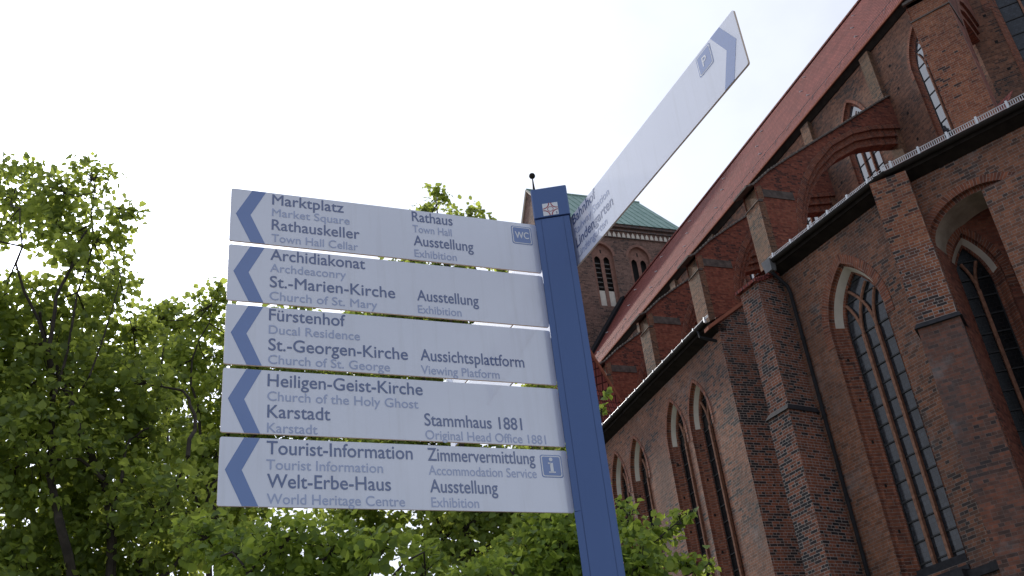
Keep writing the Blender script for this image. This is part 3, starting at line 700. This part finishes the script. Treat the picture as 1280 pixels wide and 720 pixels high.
mb.quad(FT(t0_ - .1, 0.35, TZ - .05), FT(t1_ + .25, 0.35, TZ - .05), FT(t1_ + .25, -TD / 2, ry), FT(t0_ - .1, -TD / 2, ry))
mb.quad(FT(t0_ - .1, -TD - .35, TZ - .05), FT(t1_ + .25, -TD - .35, TZ - .05), FT(t1_ + .25, -TD / 2, ry), FT(t0_ - .1, -TD / 2, ry))
tr_ = mb.build('tower_roof', M['copper'], tower)
# standing seams belong to the same roof surface
mb = MB(); s_ = t0_
while s_ < t1_ + .3:
    mb.tube([FT(s_, 0.37, TZ - .03), FT(s_, -TD / 2, ry + .03)], 0.045, n=4); s_ += 0.72
mb.tube([FT(t0_ - .1, -TD / 2, ry + .05), FT(t1_ + .25, -TD / 2, ry + .05)], 0.12, n=6)
mb.build('roof_seams', M['copper'], tower)
mb = MB(); mb.tube([FT(31.5, -TD / 2, ry), FT(31.5, -TD / 2, ry + 0.5), FT(31.5, -TD / 2, ry + 1.5)], 0.14, 0.05, n=8)
cc = FT(31.5, -TD / 2, ry + 1.75); prev = None
rings = []
for i in range(9):
    a = -math.pi / 2 + math.pi * i / 8
    rings.append([cc + Vector((0.3 * math.cos(a) * math.cos(b_ * math.pi / 5), 0.3 * math.cos(a) * math.sin(b_ * math.pi / 5), 0.3 * math.sin(a))) for b_ in range(10)])
for A, B in zip(rings[:-1], rings[1:]):
    for j in range(10): mb.poly([A[j], A[(j + 1) % 10], B[(j + 1) % 10], B[j]])
mb.build('finial', M['gutter'], tower)
# white edging of the side gable
mb = MB(); mb.tube([FT(t0_ - 0.06, 0.1, TZ + .1), FT(t0_ - .06, -TD / 2, ry - .05), FT(t0_ - .06, -TD - .1, TZ + .1)], 0.14, n=4); mb.build('gable_edging', M['plaster'], tower)
mb = MB(); mb.tube([NF(65.1, 29.0, ez + .1), NF(65.1, 35.3, RZ + .1)], 0.35, n=4); mb.build('lead_flashing', M['pipe'], nr)

# ------------------------------------------------------------ signpost
post = empty('signpost', (0.16, 2.85, 0), 'blue metal signpost with white finger boards pointing to town sights', 'signpost')
PZ0 = G0
FPs = Frame(0.1594, 2.83, 93.5, flip=False)      # front face of the post, s to the right when looking at it
if FPs.n.y > 0: FPs.n = -FPs.n
HW = 0.057
mb = MB()
def ringpost(mb, w0, o0, z0, z1, ch=0.006):
    P = [(-w0 + ch, o0), (w0 - ch, o0), (w0, o0 - ch), (w0, o0 - 2 * w0 + ch), (w0 - ch, o0 - 2 * w0), (-w0 + ch, o0 - 2 * w0), (-w0, o0 - 2 * w0 + ch), (-w0, o0 - ch)]
    for k in range(8):
        a, b = P[k], P[(k + 1) % 8]; mb.quad(FPs(a[0], a[1], z0), FPs(b[0], b[1], z0), FPs(b[0], b[1], z1), FPs(a[0], a[1], z1))
    mb.poly([FPs(x, y, z1) for x, y in P]); mb.poly([FPs(x, y, z0) for x, y in P])
# three strips with fine joints between them
ringpost(mb, 0.055, 0.0, G0, 1.912)
mb.box(FPs, -0.0585, -0.0385, -0.112, 0.0025, G0, 0.9125); mb.box(FPs, -0.0575, -0.0385, -0.112, 0.0015, 0.9145, 1.910); mb.box(FPs, -0.0365, 0.0355, -0.05, 0.0025, G0, 1.910); mb.box(FPs, 0.0368, 0.0560, -0.112, 0.0025, G0, 1.910)
for y in (-0.0585,): mb.box(FPs, -0.052, 0.052, -0.1125, -0.08, G0, 1.909)
mb.build('post', M['signblue'], post)
mb = MB(); ringpost(mb, 0.0605, 0.006, 1.9155, 2.031, 0.004)
cap = mb.build('cap', M['signblue'], post)
mb = MB(); mb.box(FPs, -0.0275, 0.0235, 0.0062, 0.0068, 1.9185, 1.967); em = mb.build('emblem', M['white'], cap)
mb = MB(); ec = (-0.002, 1.9428); er = 0.0243
for qx, qz in ((-1, -1), (1, -1), (-1, 1), (1, 1)):      # red straps curving between the corners and the centre
    pts = [(ec[0] + qx * (er - (er - 0.005) * math.cos(a)), ec[1] + qz * (er - (er - 0.005) * math.sin(a))) for a in [math.pi / 2 * k / 8 for k in range(9)]]
    pts = [(ec[0] + qx * (0.0035 + 0.021 * (1 - math.cos(a))), ec[1] + qz * (0.0035 + 0.021 * (1 - math.sin(a)))) for a in [math.pi / 2 * k / 8 for k in range(9)]]
    for a, b in zip(pts[:-1], pts[1:]):
        dx, dz = b[0] - a[0], b[1] - a[1]; l = math.hypot(dx, dz); nx, nz = -dz / l * .0016, dx / l * .0016
        mb.quad(FPs(a[0] - nx, 0.0074, a[1] - nz), FPs(b[0] - nx, 0.0074, b[1] - nz), FPs(b[0] + nx, 0.0074, b[1] + nz), FPs(a[0] + nx, 0.0074, a[1] + nz))
for k in range(20):
    a, b = 2 * math.pi * k / 20, 2 * math.pi * (k + 1) / 20
    mb.quad(*[FPs(ec[0] + r_ * math.cos(t), 0.0076, ec[1] + r_ * math.sin(t)) for r_, t in ((.0085, a), (.0085, b), (.0103, b), (.0103, a))])
mb.build('emblem_straps', M['crest_red'], em)

dg = None
def text_geo(s):
    c = bpy.data.curves.new('t', 'FONT'); c.body = s; c.size = 1.0; c.resolution_u = 5
    o = bpy.data.objects.new('t', c); col.objects.link(o)
    d = bpy.context.evaluated_depsgraph_get(); d.update()
    me = bpy.data.meshes.new_from_object(o.evaluated_get(d))
    V = [tuple(v.co) for v in me.vertices]; F_ = [list(p.vertices) for p in me.polygons]
    bpy.data.objects.remove(o); bpy.data.curves.remove(c); bpy.data.meshes.remove(me)
    return V, F_
CAPH = max(v[1] for v in text_geo('H')[0])
def lettering(fr, s, x, base, width, caph, o, mat, parent, bold=0.0):
    V, F_ = text_geo(s)
    x0 = min(v[0] for v in V); x1 = max(v[0] for v in V); kx = width / (x1 - x0); kz = caph / CAPH
    mb = MB(); jit = [(0, 0)] if bold == 0 else [(-bold, 0), (bold, 0), (0, bold), (0, -bold)]
    for q, (jx, jz) in enumerate(jit):
        for f in F_:
            mb.poly([fr(x + (V[k][0] - x0) * kx + jx, o + 0.00005 * q, base + V[k][1] * kz + jz) for k in f])
    return mb.build('lettering', mat, parent)
BIG, SML = 0.0370, 0.0270
lettering(FPs, 'S', 0.0150, 1.9215, 0.0042, 0.0075, 0.0078, M['ink'], em, 0.0003)
LINES = [
 [('Marktplatz', 1, .121, .0425, .217), ('Market Square', 0, .121, .0845, .235), ('Rathauskeller', 1, .121, .134, .265), ('Town Hall Cellar', 0, .121, .1765, .259),
  ('Rathaus', 1, .557, .0425, .134), ('Town Hall', 0, .557, .0845, .128), ('Ausstellung', 1, .558, .134, .196), ('Exhibition', 0, .558, .1765, .137)],
 [('Archidiakonat', 1, .119, .0405, .281), ('Archdeaconry', 0, .119, .081, .222), ('St.-Marien-Kirche', 1, .119, .133, .37), ('Church of St. Mary', 0, .119, .1755, .314),
  ('Ausstellung', 1, .558, .133, .196), ('Exhibition', 0, .558, .1765, .137)],
 [('Fürstenhof', 1, .119, .0425, .217), ('Ducal Residence', 0, .119, .085, .259), ('St.-Georgen-Kirche', 1, .119, .1375, .399), ('Church of St. George', 0, .119, .179, .344),
  ('Aussichtsplattform', 1, .557, .1355, .325), ('Viewing Platform', 0, .556, .179, .242)],
 [('Heiligen-Geist-Kirche', 1, .119, .0475, .437), ('Church of the Holy Ghost', 0, .119, .090, .422), ('Karstadt', 1, .120, .140, .169), ('Karstadt', 0, .120, .1825, .134),
  ('Stammhaus 1881', 1, .557, .141, .295), ('Original Head Office 1881', 0, .557, .182, .365)],
 [('Tourist-Information', 1, .120, .044, .396), ('Tourist Information', 0, .120, .086, .311), ('Welt-Erbe-Haus', 1, .123, .136, .328), ('World Heritage Centre', 0, .123, .1795, .365),
  ('Zimmervermittlung', 1, .560, .0455, .320), ('Accommodation Service', 0, .560, .087, .320), ('Ausstellung', 1, .561, .1375, .196), ('Exhibition', 0, .562, .179, .136)],
]
H = 0.1875; LN = 0.9825
def panel(fr, zt, label, x0=0.0, x1=LN, o0=-0.006, o1=0.0):
    mb = MB(); r = 0.006; P = []
    for cx_, cz_, a0 in ((x1 - r, zt - r, 0), (x0 + r, zt - r, 90), (x0 + r, zt - H + r, 180), (x1 - r, zt - H + r, 270)):
        for k in range(5): a = R(a0 + 22.5 * k); P.append((cx_ + r * math.cos(a), cz_ + r * math.sin(a)))
    mb.poly([fr(x, o1, z) for x, z in P]); mb.poly([fr(x, o0, z) for x, z in P])
    pn = mb.build('finger_board', M['plate'], post, label=label)
    mb = MB()
    for k in range(len(P)):
        a, b = P[k], P[(k + 1) % len(P)]; mb.quad(fr(a[0], o1, a[1]), fr(b[0], o1, b[1]), fr(b[0], o0, b[1]), fr(a[0], o0, a[1]))
    mb.build('board_edge', M['edge'], pn)
    return pn
M['edge'] = plain('board_edge', (0.75, 0.60, 0.48), 0.5)
def chevron(fr, pn, zt, pts, o=0.0006):
    mb = MB(); mb.prism([(s, zt - d) for s, d in pts], lambda x, z: fr(x, o, z), lambda x, z: fr(x, o - 0.0003, z)); mb.build('arrow', M['mark'], pn)
def rrect(mb, fr, x0, x1, z0, z1, r, o):
    P = []
    for cx_, cz_, a0 in ((x1 - r, z1 - r, 0), (x0 + r, z1 - r, 90), (x0 + r, z0 + r, 180), (x1 - r, z0 + r, 270)):
        for k in range(6): a = R(a0 + 18 * k); P.append((cx_ + r * math.cos(a), cz_ + r * math.sin(a)))
    mb.poly([fr(x, o, z) for x, z in P])
def pictogram(fr, pn, x0, x1, zt, zb, s, width, caph, bold):
    mb = MB(); rrect(mb, fr, x0, x1, zb, zt, .007, 0.0006); pc = mb.build('pictogram', M['mark'], pn)
    mb = MB(); rrect(mb, fr, x0 + .0028, x1 - .0028, zb + .0028, zt - .0028, .006, 0.0009); mb.build('pictogram_rim', M['white'], pn)
    mb = MB(); rrect(mb, fr, x0 + .006, x1 - .006, zb + .006, zt - .006, .0045, 0.0012); mb.build('pictogram_field', M['mark'], pn)
    if s != 'i':
        lettering(fr, s, (x0 + x1) / 2 - width / 2, (zt + zb) / 2 - caph / 2, width, caph, 0.0016, M['white'], pn, bold)
    else:                                        # serif letter i, built from its strokes
        cx_ = (x0 + x1) / 2; cz_ = (zt + zb) / 2; mb = MB()
        for q in ((-.0048, .0048, -.018, .010), (-.0105, .0105, -.0205, -.0165), (-.0105, .0, .0065, .0105)):
            mb.quad(fr(cx_ + q[0], .0016, cz_ + q[2]), fr(cx_ + q[1], .0016, cz_ + q[2]), fr(cx_ + q[1], .0016, cz_ + q[3]), fr(cx_ + q[0], .0016, cz_ + q[3]))
        mb.poly([fr(cx_ - .0008 + .0058 * math.cos(k * math.pi / 8), .0016, cz_ + .0205 + .0058 * math.sin(k * math.pi / 8)) for k in range(16)])
        mb.build('lettering', M['white'], pn)
FS = Frame(-0.8006, 2.4667, 66.711)
if FS.n.y > 0: FS.n = -FS.n
labels = ['top board with WC symbol', 'second board from the top', 'third board from the top', 'fourth board from the top', 'lowest board with information symbol']
for i, L in enumerate(LINES):
    zt = 1.9071 - i * (H + 0.01297)
    pn = panel(FS, zt, 'white finger board pointing left, ' + labels[i])
    chevron(FS, pn, zt, [(.061, .0005), (.102, .0005), (.058, .0905), (.102, .187), (.061, .187), (.0155, .0905)])
    for s, big, x, b_, w in L:
        lettering(FS, s, x, zt - b_, w, BIG if big else SML, 0.0007, M['ink'] if big else M['ink_pale'], pn, 0.0005 if big else 0.0003)
    if i == 0: pictogram(FS, pn, .8925, .9635, zt - .014, zt - .084, 'WC', .047, .025, .0006)
    if i == 4: pictogram(FS, pn, .8965, .9635, zt - .015, zt - .084, 'i', 0, 0, 0)
    mb = MB(); mb.box(FS, LN - 0.012, LN + 0.03, -0.016, -0.0095, zt - H + 0.02, zt - 0.02); mb.build('bracket', M['signblue'], pn)
# arm towards the viewer on the right
FR = Frame(0.2155, 2.8551, 153.617)
if FR.n.x > 0: FR.n = -FR.n
zt = 1.9144
pn = panel(FR, zt, 'white finger board pointing right over the viewer, with parking symbol', x0=-0.004)
chevron(FR, pn, zt, [(.873, .0005), (.9165, .0005), (.966, .0875), (.9205, .187), (.877, .187), (.9215, .0875)])
for s, big, x, b_, w in (('Bahnhof', 1, .0225, .0385, .161), ('Railway Station', 0, .0225, .0815, .24), ('Lindengarten', 1, .0225, .129, .252), ('Lindengarten', 0, .0225, .167, .202)):
    lettering(FR, s, x, zt - b_, w, BIG if big else SML, 0.0007, M['ink'] if big else M['ink_pale'], pn, 0.0005 if big else 0.0003)
pictogram(FR, pn, .797, .866, zt - .006, zt - .076, 'P', .020, .029, .0007)
# two boards reaching back behind the left-hand ones
FBk = Frame(0.135, 2.88, -26.383)
if FBk.n.x > 0: FBk.n = -FBk.n
for i in range(2):
    zt = 1.9071 - i * (H + 0.01297)
    pn = panel(FBk, zt, 'white finger board reaching back behind the others, ' + ('upper one' if i == 0 else 'lower one'), x0=0.03, x1=1.0)
    chevron(FBk, pn, zt, [(.91, .0005), (.95, .0005), (.985, .0905), (.95, .187), (.91, .187), (.945, .0905)])

# ------------------------------------------------------------ trees
TREES = {}
TREES['A']=([(-7.472, 12.482, 11.606, 0.63), (-6.493, 12.144, 11.282, 0.392), (-6.521, 13.071, 12.242, 0.393), (-5.412, 11.815, 10.58, 0.27), (-6.588, 12.289, 10.758, 0.518), (-5.903, 12.172, 10.359, 0.5), (-7.247, 11.876, 10.491, 0.256), (-5.975, 11.73, 9.606, 0.335), (-7.283, 12.445, 9.653, 0.513), (-6.665, 12.054, 9.503, 0.222), (-5.952, 13.194, 10.369, 0.315), (-5.832, 12.406, 9.649, 0.321), (-6.323, 12.069, 9.056, 0.554), (-7.086, 12.386, 8.985, 0.748), (-6.177, 13.253, 9.316, 0.706), (-6.229, 11.995, 8.069, 0.872), (-7.218, 12.684, 8.154, 0.869), (-6.002, 13.224, 8.302, 0.807), (-6.127, 11.658, 6.91, 0.881), (-5.775, 12.694, 7.1, 0.872), (-5.217, 13.119, 7.605, 0.655), (-6.833, 12.843, 6.505, 1.072), (-5.808, 12.791, 6.048, 1.029), (-4.674, 12.227, 6.051, 0.805), (-6.292, 12.221, 5.493, 0.776), (-5.621, 12.536, 5.299, 0.773), (-4.994, 12.812, 5.495, 0.61), (-5.726, 13.404, 9.404, 0.385), (-5.175, 12.447, 8.087, 0.464), (-7.466, 10.949, 9.907, 0.728), (-7.495, 11.575, 8.676, 0.962), (-7.476, 11.842, 7.203, 1.053)],
 [([(-4.998, 12.274, 3.77), (-4.923, 11.935, 4.573), (-5.173, 12.045, 5.753), (-5.444, 12.244, 6.674), (-5.523, 11.909, 6.987), (-5.641, 11.608, 7.366), (-5.988, 11.804, 8.006), (-6.234, 11.83, 8.522), (-6.18, 11.445, 8.791)], 0.075, 0.018), ([(-5.105, 12.387, 4.144), (-5.533, 11.855, 5.357), (-5.655, 11.617, 5.974), (-5.972, 11.858, 6.704), (-6.071, 11.886, 7.71), (-6.019, 11.491, 8.203), (-6.032, 11.514, 9.055), (-5.904, 11.992, 10.519)], 0.069, 0.014), ([(-4.973, 12.098, 4.433), (-4.977, 12.438, 5.745), (-4.583, 12.332, 6.387), (-4.344, 12.148, 6.826), (-4.391, 12.457, 7.519), (-4.625, 12.559, 7.972)], 0.049, 0.018), ([(-5.265, 11.843, 6.507), (-5.561, 11.764, 6.786), (-6.133, 11.885, 6.924), (-6.434, 11.56, 6.63)], 0.026, 0.009), ([(-5.147, 11.895, 6.102), (-5.099, 11.972, 6.533), (-5.195, 12.325, 7.222), (-4.933, 12.276, 7.338)], 0.029, 0.011), ([(-4.952, 11.923, 4.935), (-4.56, 12.442, 5.477), (-4.296, 12.654, 6.142), (-4.088, 12.334, 6.487), (-3.847, 12.393, 6.695)], 0.034, 0.011), ([(-5.896, 11.542, 7.534), (-5.837, 11.63, 8.25), (-5.895, 12.006, 9.844), (-5.864, 11.859, 10.987)], 0.023, 0.007), ([(-5.763, 11.859, 7.49), (-5.516, 11.661, 7.877), (-5.414, 12.016, 9.52)], 0.02, 0.006), ([(-6.118, 11.68, 8.312), (-6.454, 11.17, 9.403), (-6.652, 11.377, 10.479)], 0.023, 0.007), ([(-5.622, 11.927, 7.169), (-5.681, 11.582, 7.635), (-6.232, 11.613, 7.832)], 0.018, 0.006)])
TREES['B']=([(-6.339, 16.355, 11.17, 0.558), (-5.643, 15.927, 11.246, 0.423), (-5.279, 15.764, 11.371, 0.269), (-6.565, 16.247, 11.344, 0.373), (-6.172, 15.555, 9.972, 0.726), (-5.548, 16.139, 10.334, 0.714), (-5.603, 15.739, 9.085, 0.852), (-5.281, 15.358, 7.909, 0.811), (-4.885, 16.384, 10.777, 0.632), (-4.164, 16.727, 11.03, 0.64), (-4.352, 15.598, 9.455, 0.838), (-4.833, 15.962, 8.501, 0.84), (-3.512, 16.123, 9.903, 0.788), (-3.573, 15.757, 8.548, 0.887), (-2.913, 15.985, 10.23, 0.6), (-5.059, 16.839, 7.706, 0.867), (-5.745, 16.468, 7.392, 0.856)],
 [([(-4.948, 15.121, 4.142), (-5.061, 15.443, 6.003), (-5.081, 15.555, 7.821), (-4.783, 15.262, 9.062), (-4.306, 15.385, 9.95)], 0.063, 0.018), ([(-4.957, 15.171, 7.149), (-5.24, 15.131, 8.498), (-5.544, 15.407, 9.97), (-5.237, 15.362, 11.004)], 0.034, 0.007), ([(-4.978, 15.401, 8.023), (-4.139, 15.352, 8.733), (-3.443, 15.809, 9.896)], 0.029, 0.009), ([(-5.028, 15.384, 6.47), (-5.641, 14.866, 8.169), (-5.914, 15.06, 10.147)], 0.029, 0.009)])
TREES['C']=([(-1.428, 18.381, 14.835, 0.299), (-0.753, 18.614, 14.516, 0.229), (-1.729, 18.171, 14.307, 0.224), (-1.338, 19.201, 14.695, 0.47), (-0.442, 18.515, 13.941, 0.311), (-2.273, 18.941, 13.64, 0.49), (-1.263, 18.053, 12.854, 0.694), (-0.267, 18.431, 13.149, 0.338), (-2.619, 18.037, 12.074, 0.734), (-1.865, 19.26, 12.363, 0.893), (-1.119, 18.339, 11.855, 0.424), (-2.396, 18.344, 10.84, 0.931), (-2.031, 19.214, 10.848, 0.499), (-2.867, 19.011, 9.802, 0.973), (-1.851, 18.217, 9.021, 0.92), (-1.143, 18.117, 8.263, 0.9), (-3.344, 18.757, 8.126, 0.938), (-0.546, 17.785, 8.071, 0.735), (0.081, 18.306, 8.656, 0.609), (0.207, 19.176, 10.363, 0.458), (0.46, 19.246, 9.482, 0.387), (-0.497, 18.013, 7.246, 0.879), (-1.616, 17.668, 7.129, 0.865)],
 [([(-1.531, 17.698, 4.112), (-1.366, 17.713, 6.411), (-1.266, 17.347, 7.416), (-1.239, 17.444, 8.64), (-1.287, 17.789, 10.948), (-1.316, 17.602, 13.261), (-1.334, 17.299, 13.953)], 0.086, 0.011), ([(-1.314, 17.31, 6.57), (-1.672, 17.622, 6.839), (-1.785, 17.724, 7.455), (-2.021, 17.326, 7.864), (-2.469, 17.251, 8.716)], 0.034, 0.011), ([(-1.266, 17.59, 8.088), (-1.697, 17.267, 9.569), (-2.237, 17.487, 11.445)], 0.034, 0.009), ([(-1.272, 17.589, 10.843), (-0.669, 17.337, 12.24), (-0.653, 17.617, 13.735)], 0.023, 0.006), ([(-1.289, 17.363, 7.139), (-0.71, 17.448, 7.601), (0.024, 17.825, 8.634), (0.191, 17.679, 9.678)], 0.029, 0.007), ([(-1.349, 17.776, 6.704), (-0.482, 17.461, 7.073)], 0.029, 0.011)])
TREES['D']=([(-3.287, 9.78, 4.929, 0.286), (-2.87, 9.599, 4.646, 0.366), (-2.305, 9.038, 4.545, 0.304), (-1.99, 9.607, 4.552, 0.413), (-1.422, 8.916, 4.318, 0.249), (-1.186, 10.091, 4.372, 0.36), (-2.535, 9.516, 4.319, 0.476), (-1.955, 9.979, 4.293, 0.49)],
 [([(-2.2, 9.381, 2.463), (-2.137, 9.102, 3.685), (-2.061, 9.406, 4.459)], 0.04, 0.009), ([(-2.202, 9.38, 3.611), (-2.472, 9.017, 4.115), (-2.827, 9.205, 4.566)], 0.029, 0.007), ([(-2.202, 9.38, 3.611), (-1.59, 9.214, 4.062), (-1.111, 9.565, 4.467)], 0.029, 0.007)])
TREES['E']=([(-0.495, 8.244, 3.759, 0.265), (-0.11, 9.26, 4.153, 0.343), (0.146, 8.765, 4.091, 0.318), (0.427, 8.989, 4.121, 0.29), (0.761, 8.671, 4.255, 0.169), (0.719, 9.044, 4.541, 0.096), (1.045, 9.063, 4.199, 0.177), (1.226, 8.98, 4.326, 0.103), (1.314, 8.665, 4.272, 0.057), (0.778, 8.47, 3.832, 0.287), (1.199, 8.686, 3.795, 0.14), (1.4, 8.827, 3.85, 0.064), (0.755, 8.958, 5.592, 0.053), (0.687, 8.764, 5.351, 0.052), (0.462, 9.29, 4.889, 0.199), (0.114, 8.977, 4.444, 0.263), (0.243, 8.997, 3.797, 0.503)],
 [([(-0.21, 8.728, 2.211), (-0.025, 9.047, 3.305), (0.138, 8.805, 4.034), (0.322, 8.545, 4.638), (0.517, 8.843, 5.027), (0.711, 9.006, 5.595)], 0.04, 0.003), ([(-0.024, 8.611, 3.223), (0.496, 8.648, 3.681), (0.842, 8.985, 4.072), (1.289, 8.786, 4.3)], 0.023, 0.003), ([(-0.032, 8.835, 3.203), (0.872, 8.505, 3.602), (1.4, 8.717, 3.841)], 0.02, 0.003), ([(-0.01, 9.027, 3.43), (-0.395, 8.659, 4.124)], 0.023, 0.006), ([(0.34, 9.021, 4.807), (0.677, 8.641, 5.298)], 0.011, 0.003)])

def make_tree(key, label, mat, leaf, dens, seed, cl=0.14, thick=1.0, droop=0.35):
    blobs, limbs = TREES[key]
    rng = np.random.default_rng(seed)
    base = limbs[0][0][0]
    root = empty('lime_tree', (base[0], base[1], 0), label, 'tree'); root['group'] = 'lime trees on the square'
    mb = MB(); allp = []
    for q, (pts, r0, r1) in enumerate(limbs):
        P = [Vector(p) for p in pts]
        if q == 0:
            mb.tube([(P[0].x + .05, P[0].y, 0), (P[0].x, P[0].y, P[0].z * .5), P[0]], r0 * 1.5, r0 * 1.02, n=9)
        # refine with a little wander
        Q = [P[0]]
        for a, b in zip(P[:-1], P[1:]):
            for f in (1 / 3, 2 / 3, 1.0):
                p = a.lerp(b, f)
                if f < 1: p += Vector(rng.normal(0, 1, 3)) * (b - a).length * 0.03
                Q.append(p)
        mb.tube(Q, r0, r1, n=7)
        allp += [(p, r0 + (r1 - r0) * k / len(Q)) for k, p in enumerate(Q)]
    AP = np.array([tuple(p) for p, _ in allp])
    trunk_pts = []
    Vs = []; tone = []
    for bx, by, bz, br in blobs:
        c = np.array([bx, by, bz])
        # a bough from the nearest limb into this part of the crown
        d = np.linalg.norm(AP - c, axis=1) + 0.6 * np.maximum(0, AP[:, 2] - bz)
        k = int(np.argmin(d)); a = Vector(AP[k]); b = Vector(c); mid = a.lerp(b, .5) + Vector((0, 0, -.08 * (b - a).length)) + Vector(rng.normal(0, .04, 3))
        rr = min(allp[k][1], 0.012 + 0.018 * br)
        mb.tube([a, mid, b], rr, 0.008, n=5, cap=False)
        ncl = max(4, int(dens * br ** 2.3))
        u = rng.normal(size=(ncl, 3)); u /= np.linalg.norm(u, axis=1)[:, None]
        rad = br * rng.uniform(0.05, 1.0, ncl) ** 0.42
        cc = c + u * rad[:, None] * np.array([1, thick, 0.92])
        for tw in range(min(22, ncl)):
            e = Vector(cc[tw]); mb.tube([b.lerp(a, .15), b.lerp(e, .5) + Vector((0, 0, .03)), e], 0.009, 0.003, n=3, cap=False)
        nl = rng.integers(7, 14, ncl) if br > 0.1 else rng.integers(3, 6, ncl)
        idx = np.repeat(np.arange(ncl), nl); n = len(idx)
        ctone = rng.uniform(0.15, 0.85, ncl)
        pos = cc[idx] + rng.normal(0, cl * 0.5 * min(1.0, br / 0.22), (n, 3)) * np.array([1.2, 1.2, 0.75])
        # leaf axis: outwards and drooping, blade roughly facing up
        ax = rng.normal(size=(n, 3)) + (pos - c) / br * 0.8; ax[:, 2] -= droop * 1.6
        ax /= np.linalg.norm(ax, axis=1)[:, None]
        nr_ = rng.normal(size=(n, 3)) * 0.75 + np.array([0, 0, 1.0])
        sd_ = np.cross(ax, nr_); sd_ /= np.linalg.norm(sd_, axis=1)[:, None]; nn = np.cross(sd_, ax)
        L = leaf * rng.uniform(0.4, 1.35, n)[:, None]; Wd = L * rng.uniform(0.46, 0.6, n)[:, None]; fold = Wd * rng.uniform(.1, .5, n)[:, None]
        p0 = pos; tip = pos + ax * L + nn * (-0.12 * L)
        a1 = pos + ax * L * .22 + sd_ * Wd * .85 + nn * fold; a2 = pos + ax * L * .6 + sd_ * Wd * .88 + nn * fold * .8
        b1 = pos + ax * L * .22 - sd_ * Wd * .85 + nn * fold; b2 = pos + ax * L * .6 - sd_ * Wd * .88 + nn * fold * .8
        Vs.append(np.stack([p0, a1, a2, tip, b2, b1], 1)); tone.append(np.clip(ctone[idx] + rng.normal(0, .2, n), 0, 1))
    mb.build('trunk', M['bark'], root, smooth=True)
    V = np.concatenate(Vs) - np.array([base[0], base[1], 0]); T_ = np.concatenate(tone); n = len(V)
    me = bpy.data.meshes.new('crown')
    me.vertices.add(n * 6); me.vertices.foreach_set('co', V.reshape(-1).astype(np.float32))
    fi = np.array([[0, 1, 2, 3], [0, 3, 4, 5]]); F_ = (np.arange(n)[:, None, None] * 6 + fi[None]).reshape(-1)
    me.loops.add(len(F_)); me.loops.foreach_set('vertex_index', F_.astype(np.int32))
    me.polygons.add(n * 2); me.polygons.foreach_set('loop_start', (np.arange(n * 2) * 4).astype(np.int32))
    at = me.attributes.new('tone', 'FLOAT', 'FACE'); at.data.foreach_set('value', np.repeat(T_, 2).astype(np.float32))
    me.materials.append(mat); me.update(); me.validate()
    o = bpy.data.objects.new('crown', me); col.objects.link(o); o.parent = root
    print('tree', key, n, 'leaves')
make_tree('A', 'tall dark-limbed lime tree at the left edge with the sun behind its crown', M['leaf'], 0.098, 235, 11)
make_tree('B', 'lime tree directly left of the finger boards, filling the gap below the open sky', M['leaf'], 0.103, 220, 12)
make_tree('C', 'lime tree behind the finger boards, its two top shoots showing above them', M['leaf'], 0.112, 250, 13)
make_tree('D', 'low bright young lime tree under the lowest finger board', M['leaf_bright'], 0.083, 450, 14)
make_tree('E', 'young lime tree behind the blue post, its twigs sticking out in front of the church', M['leaf_bright'], 0.062, 1150, 15, cl=0.09)
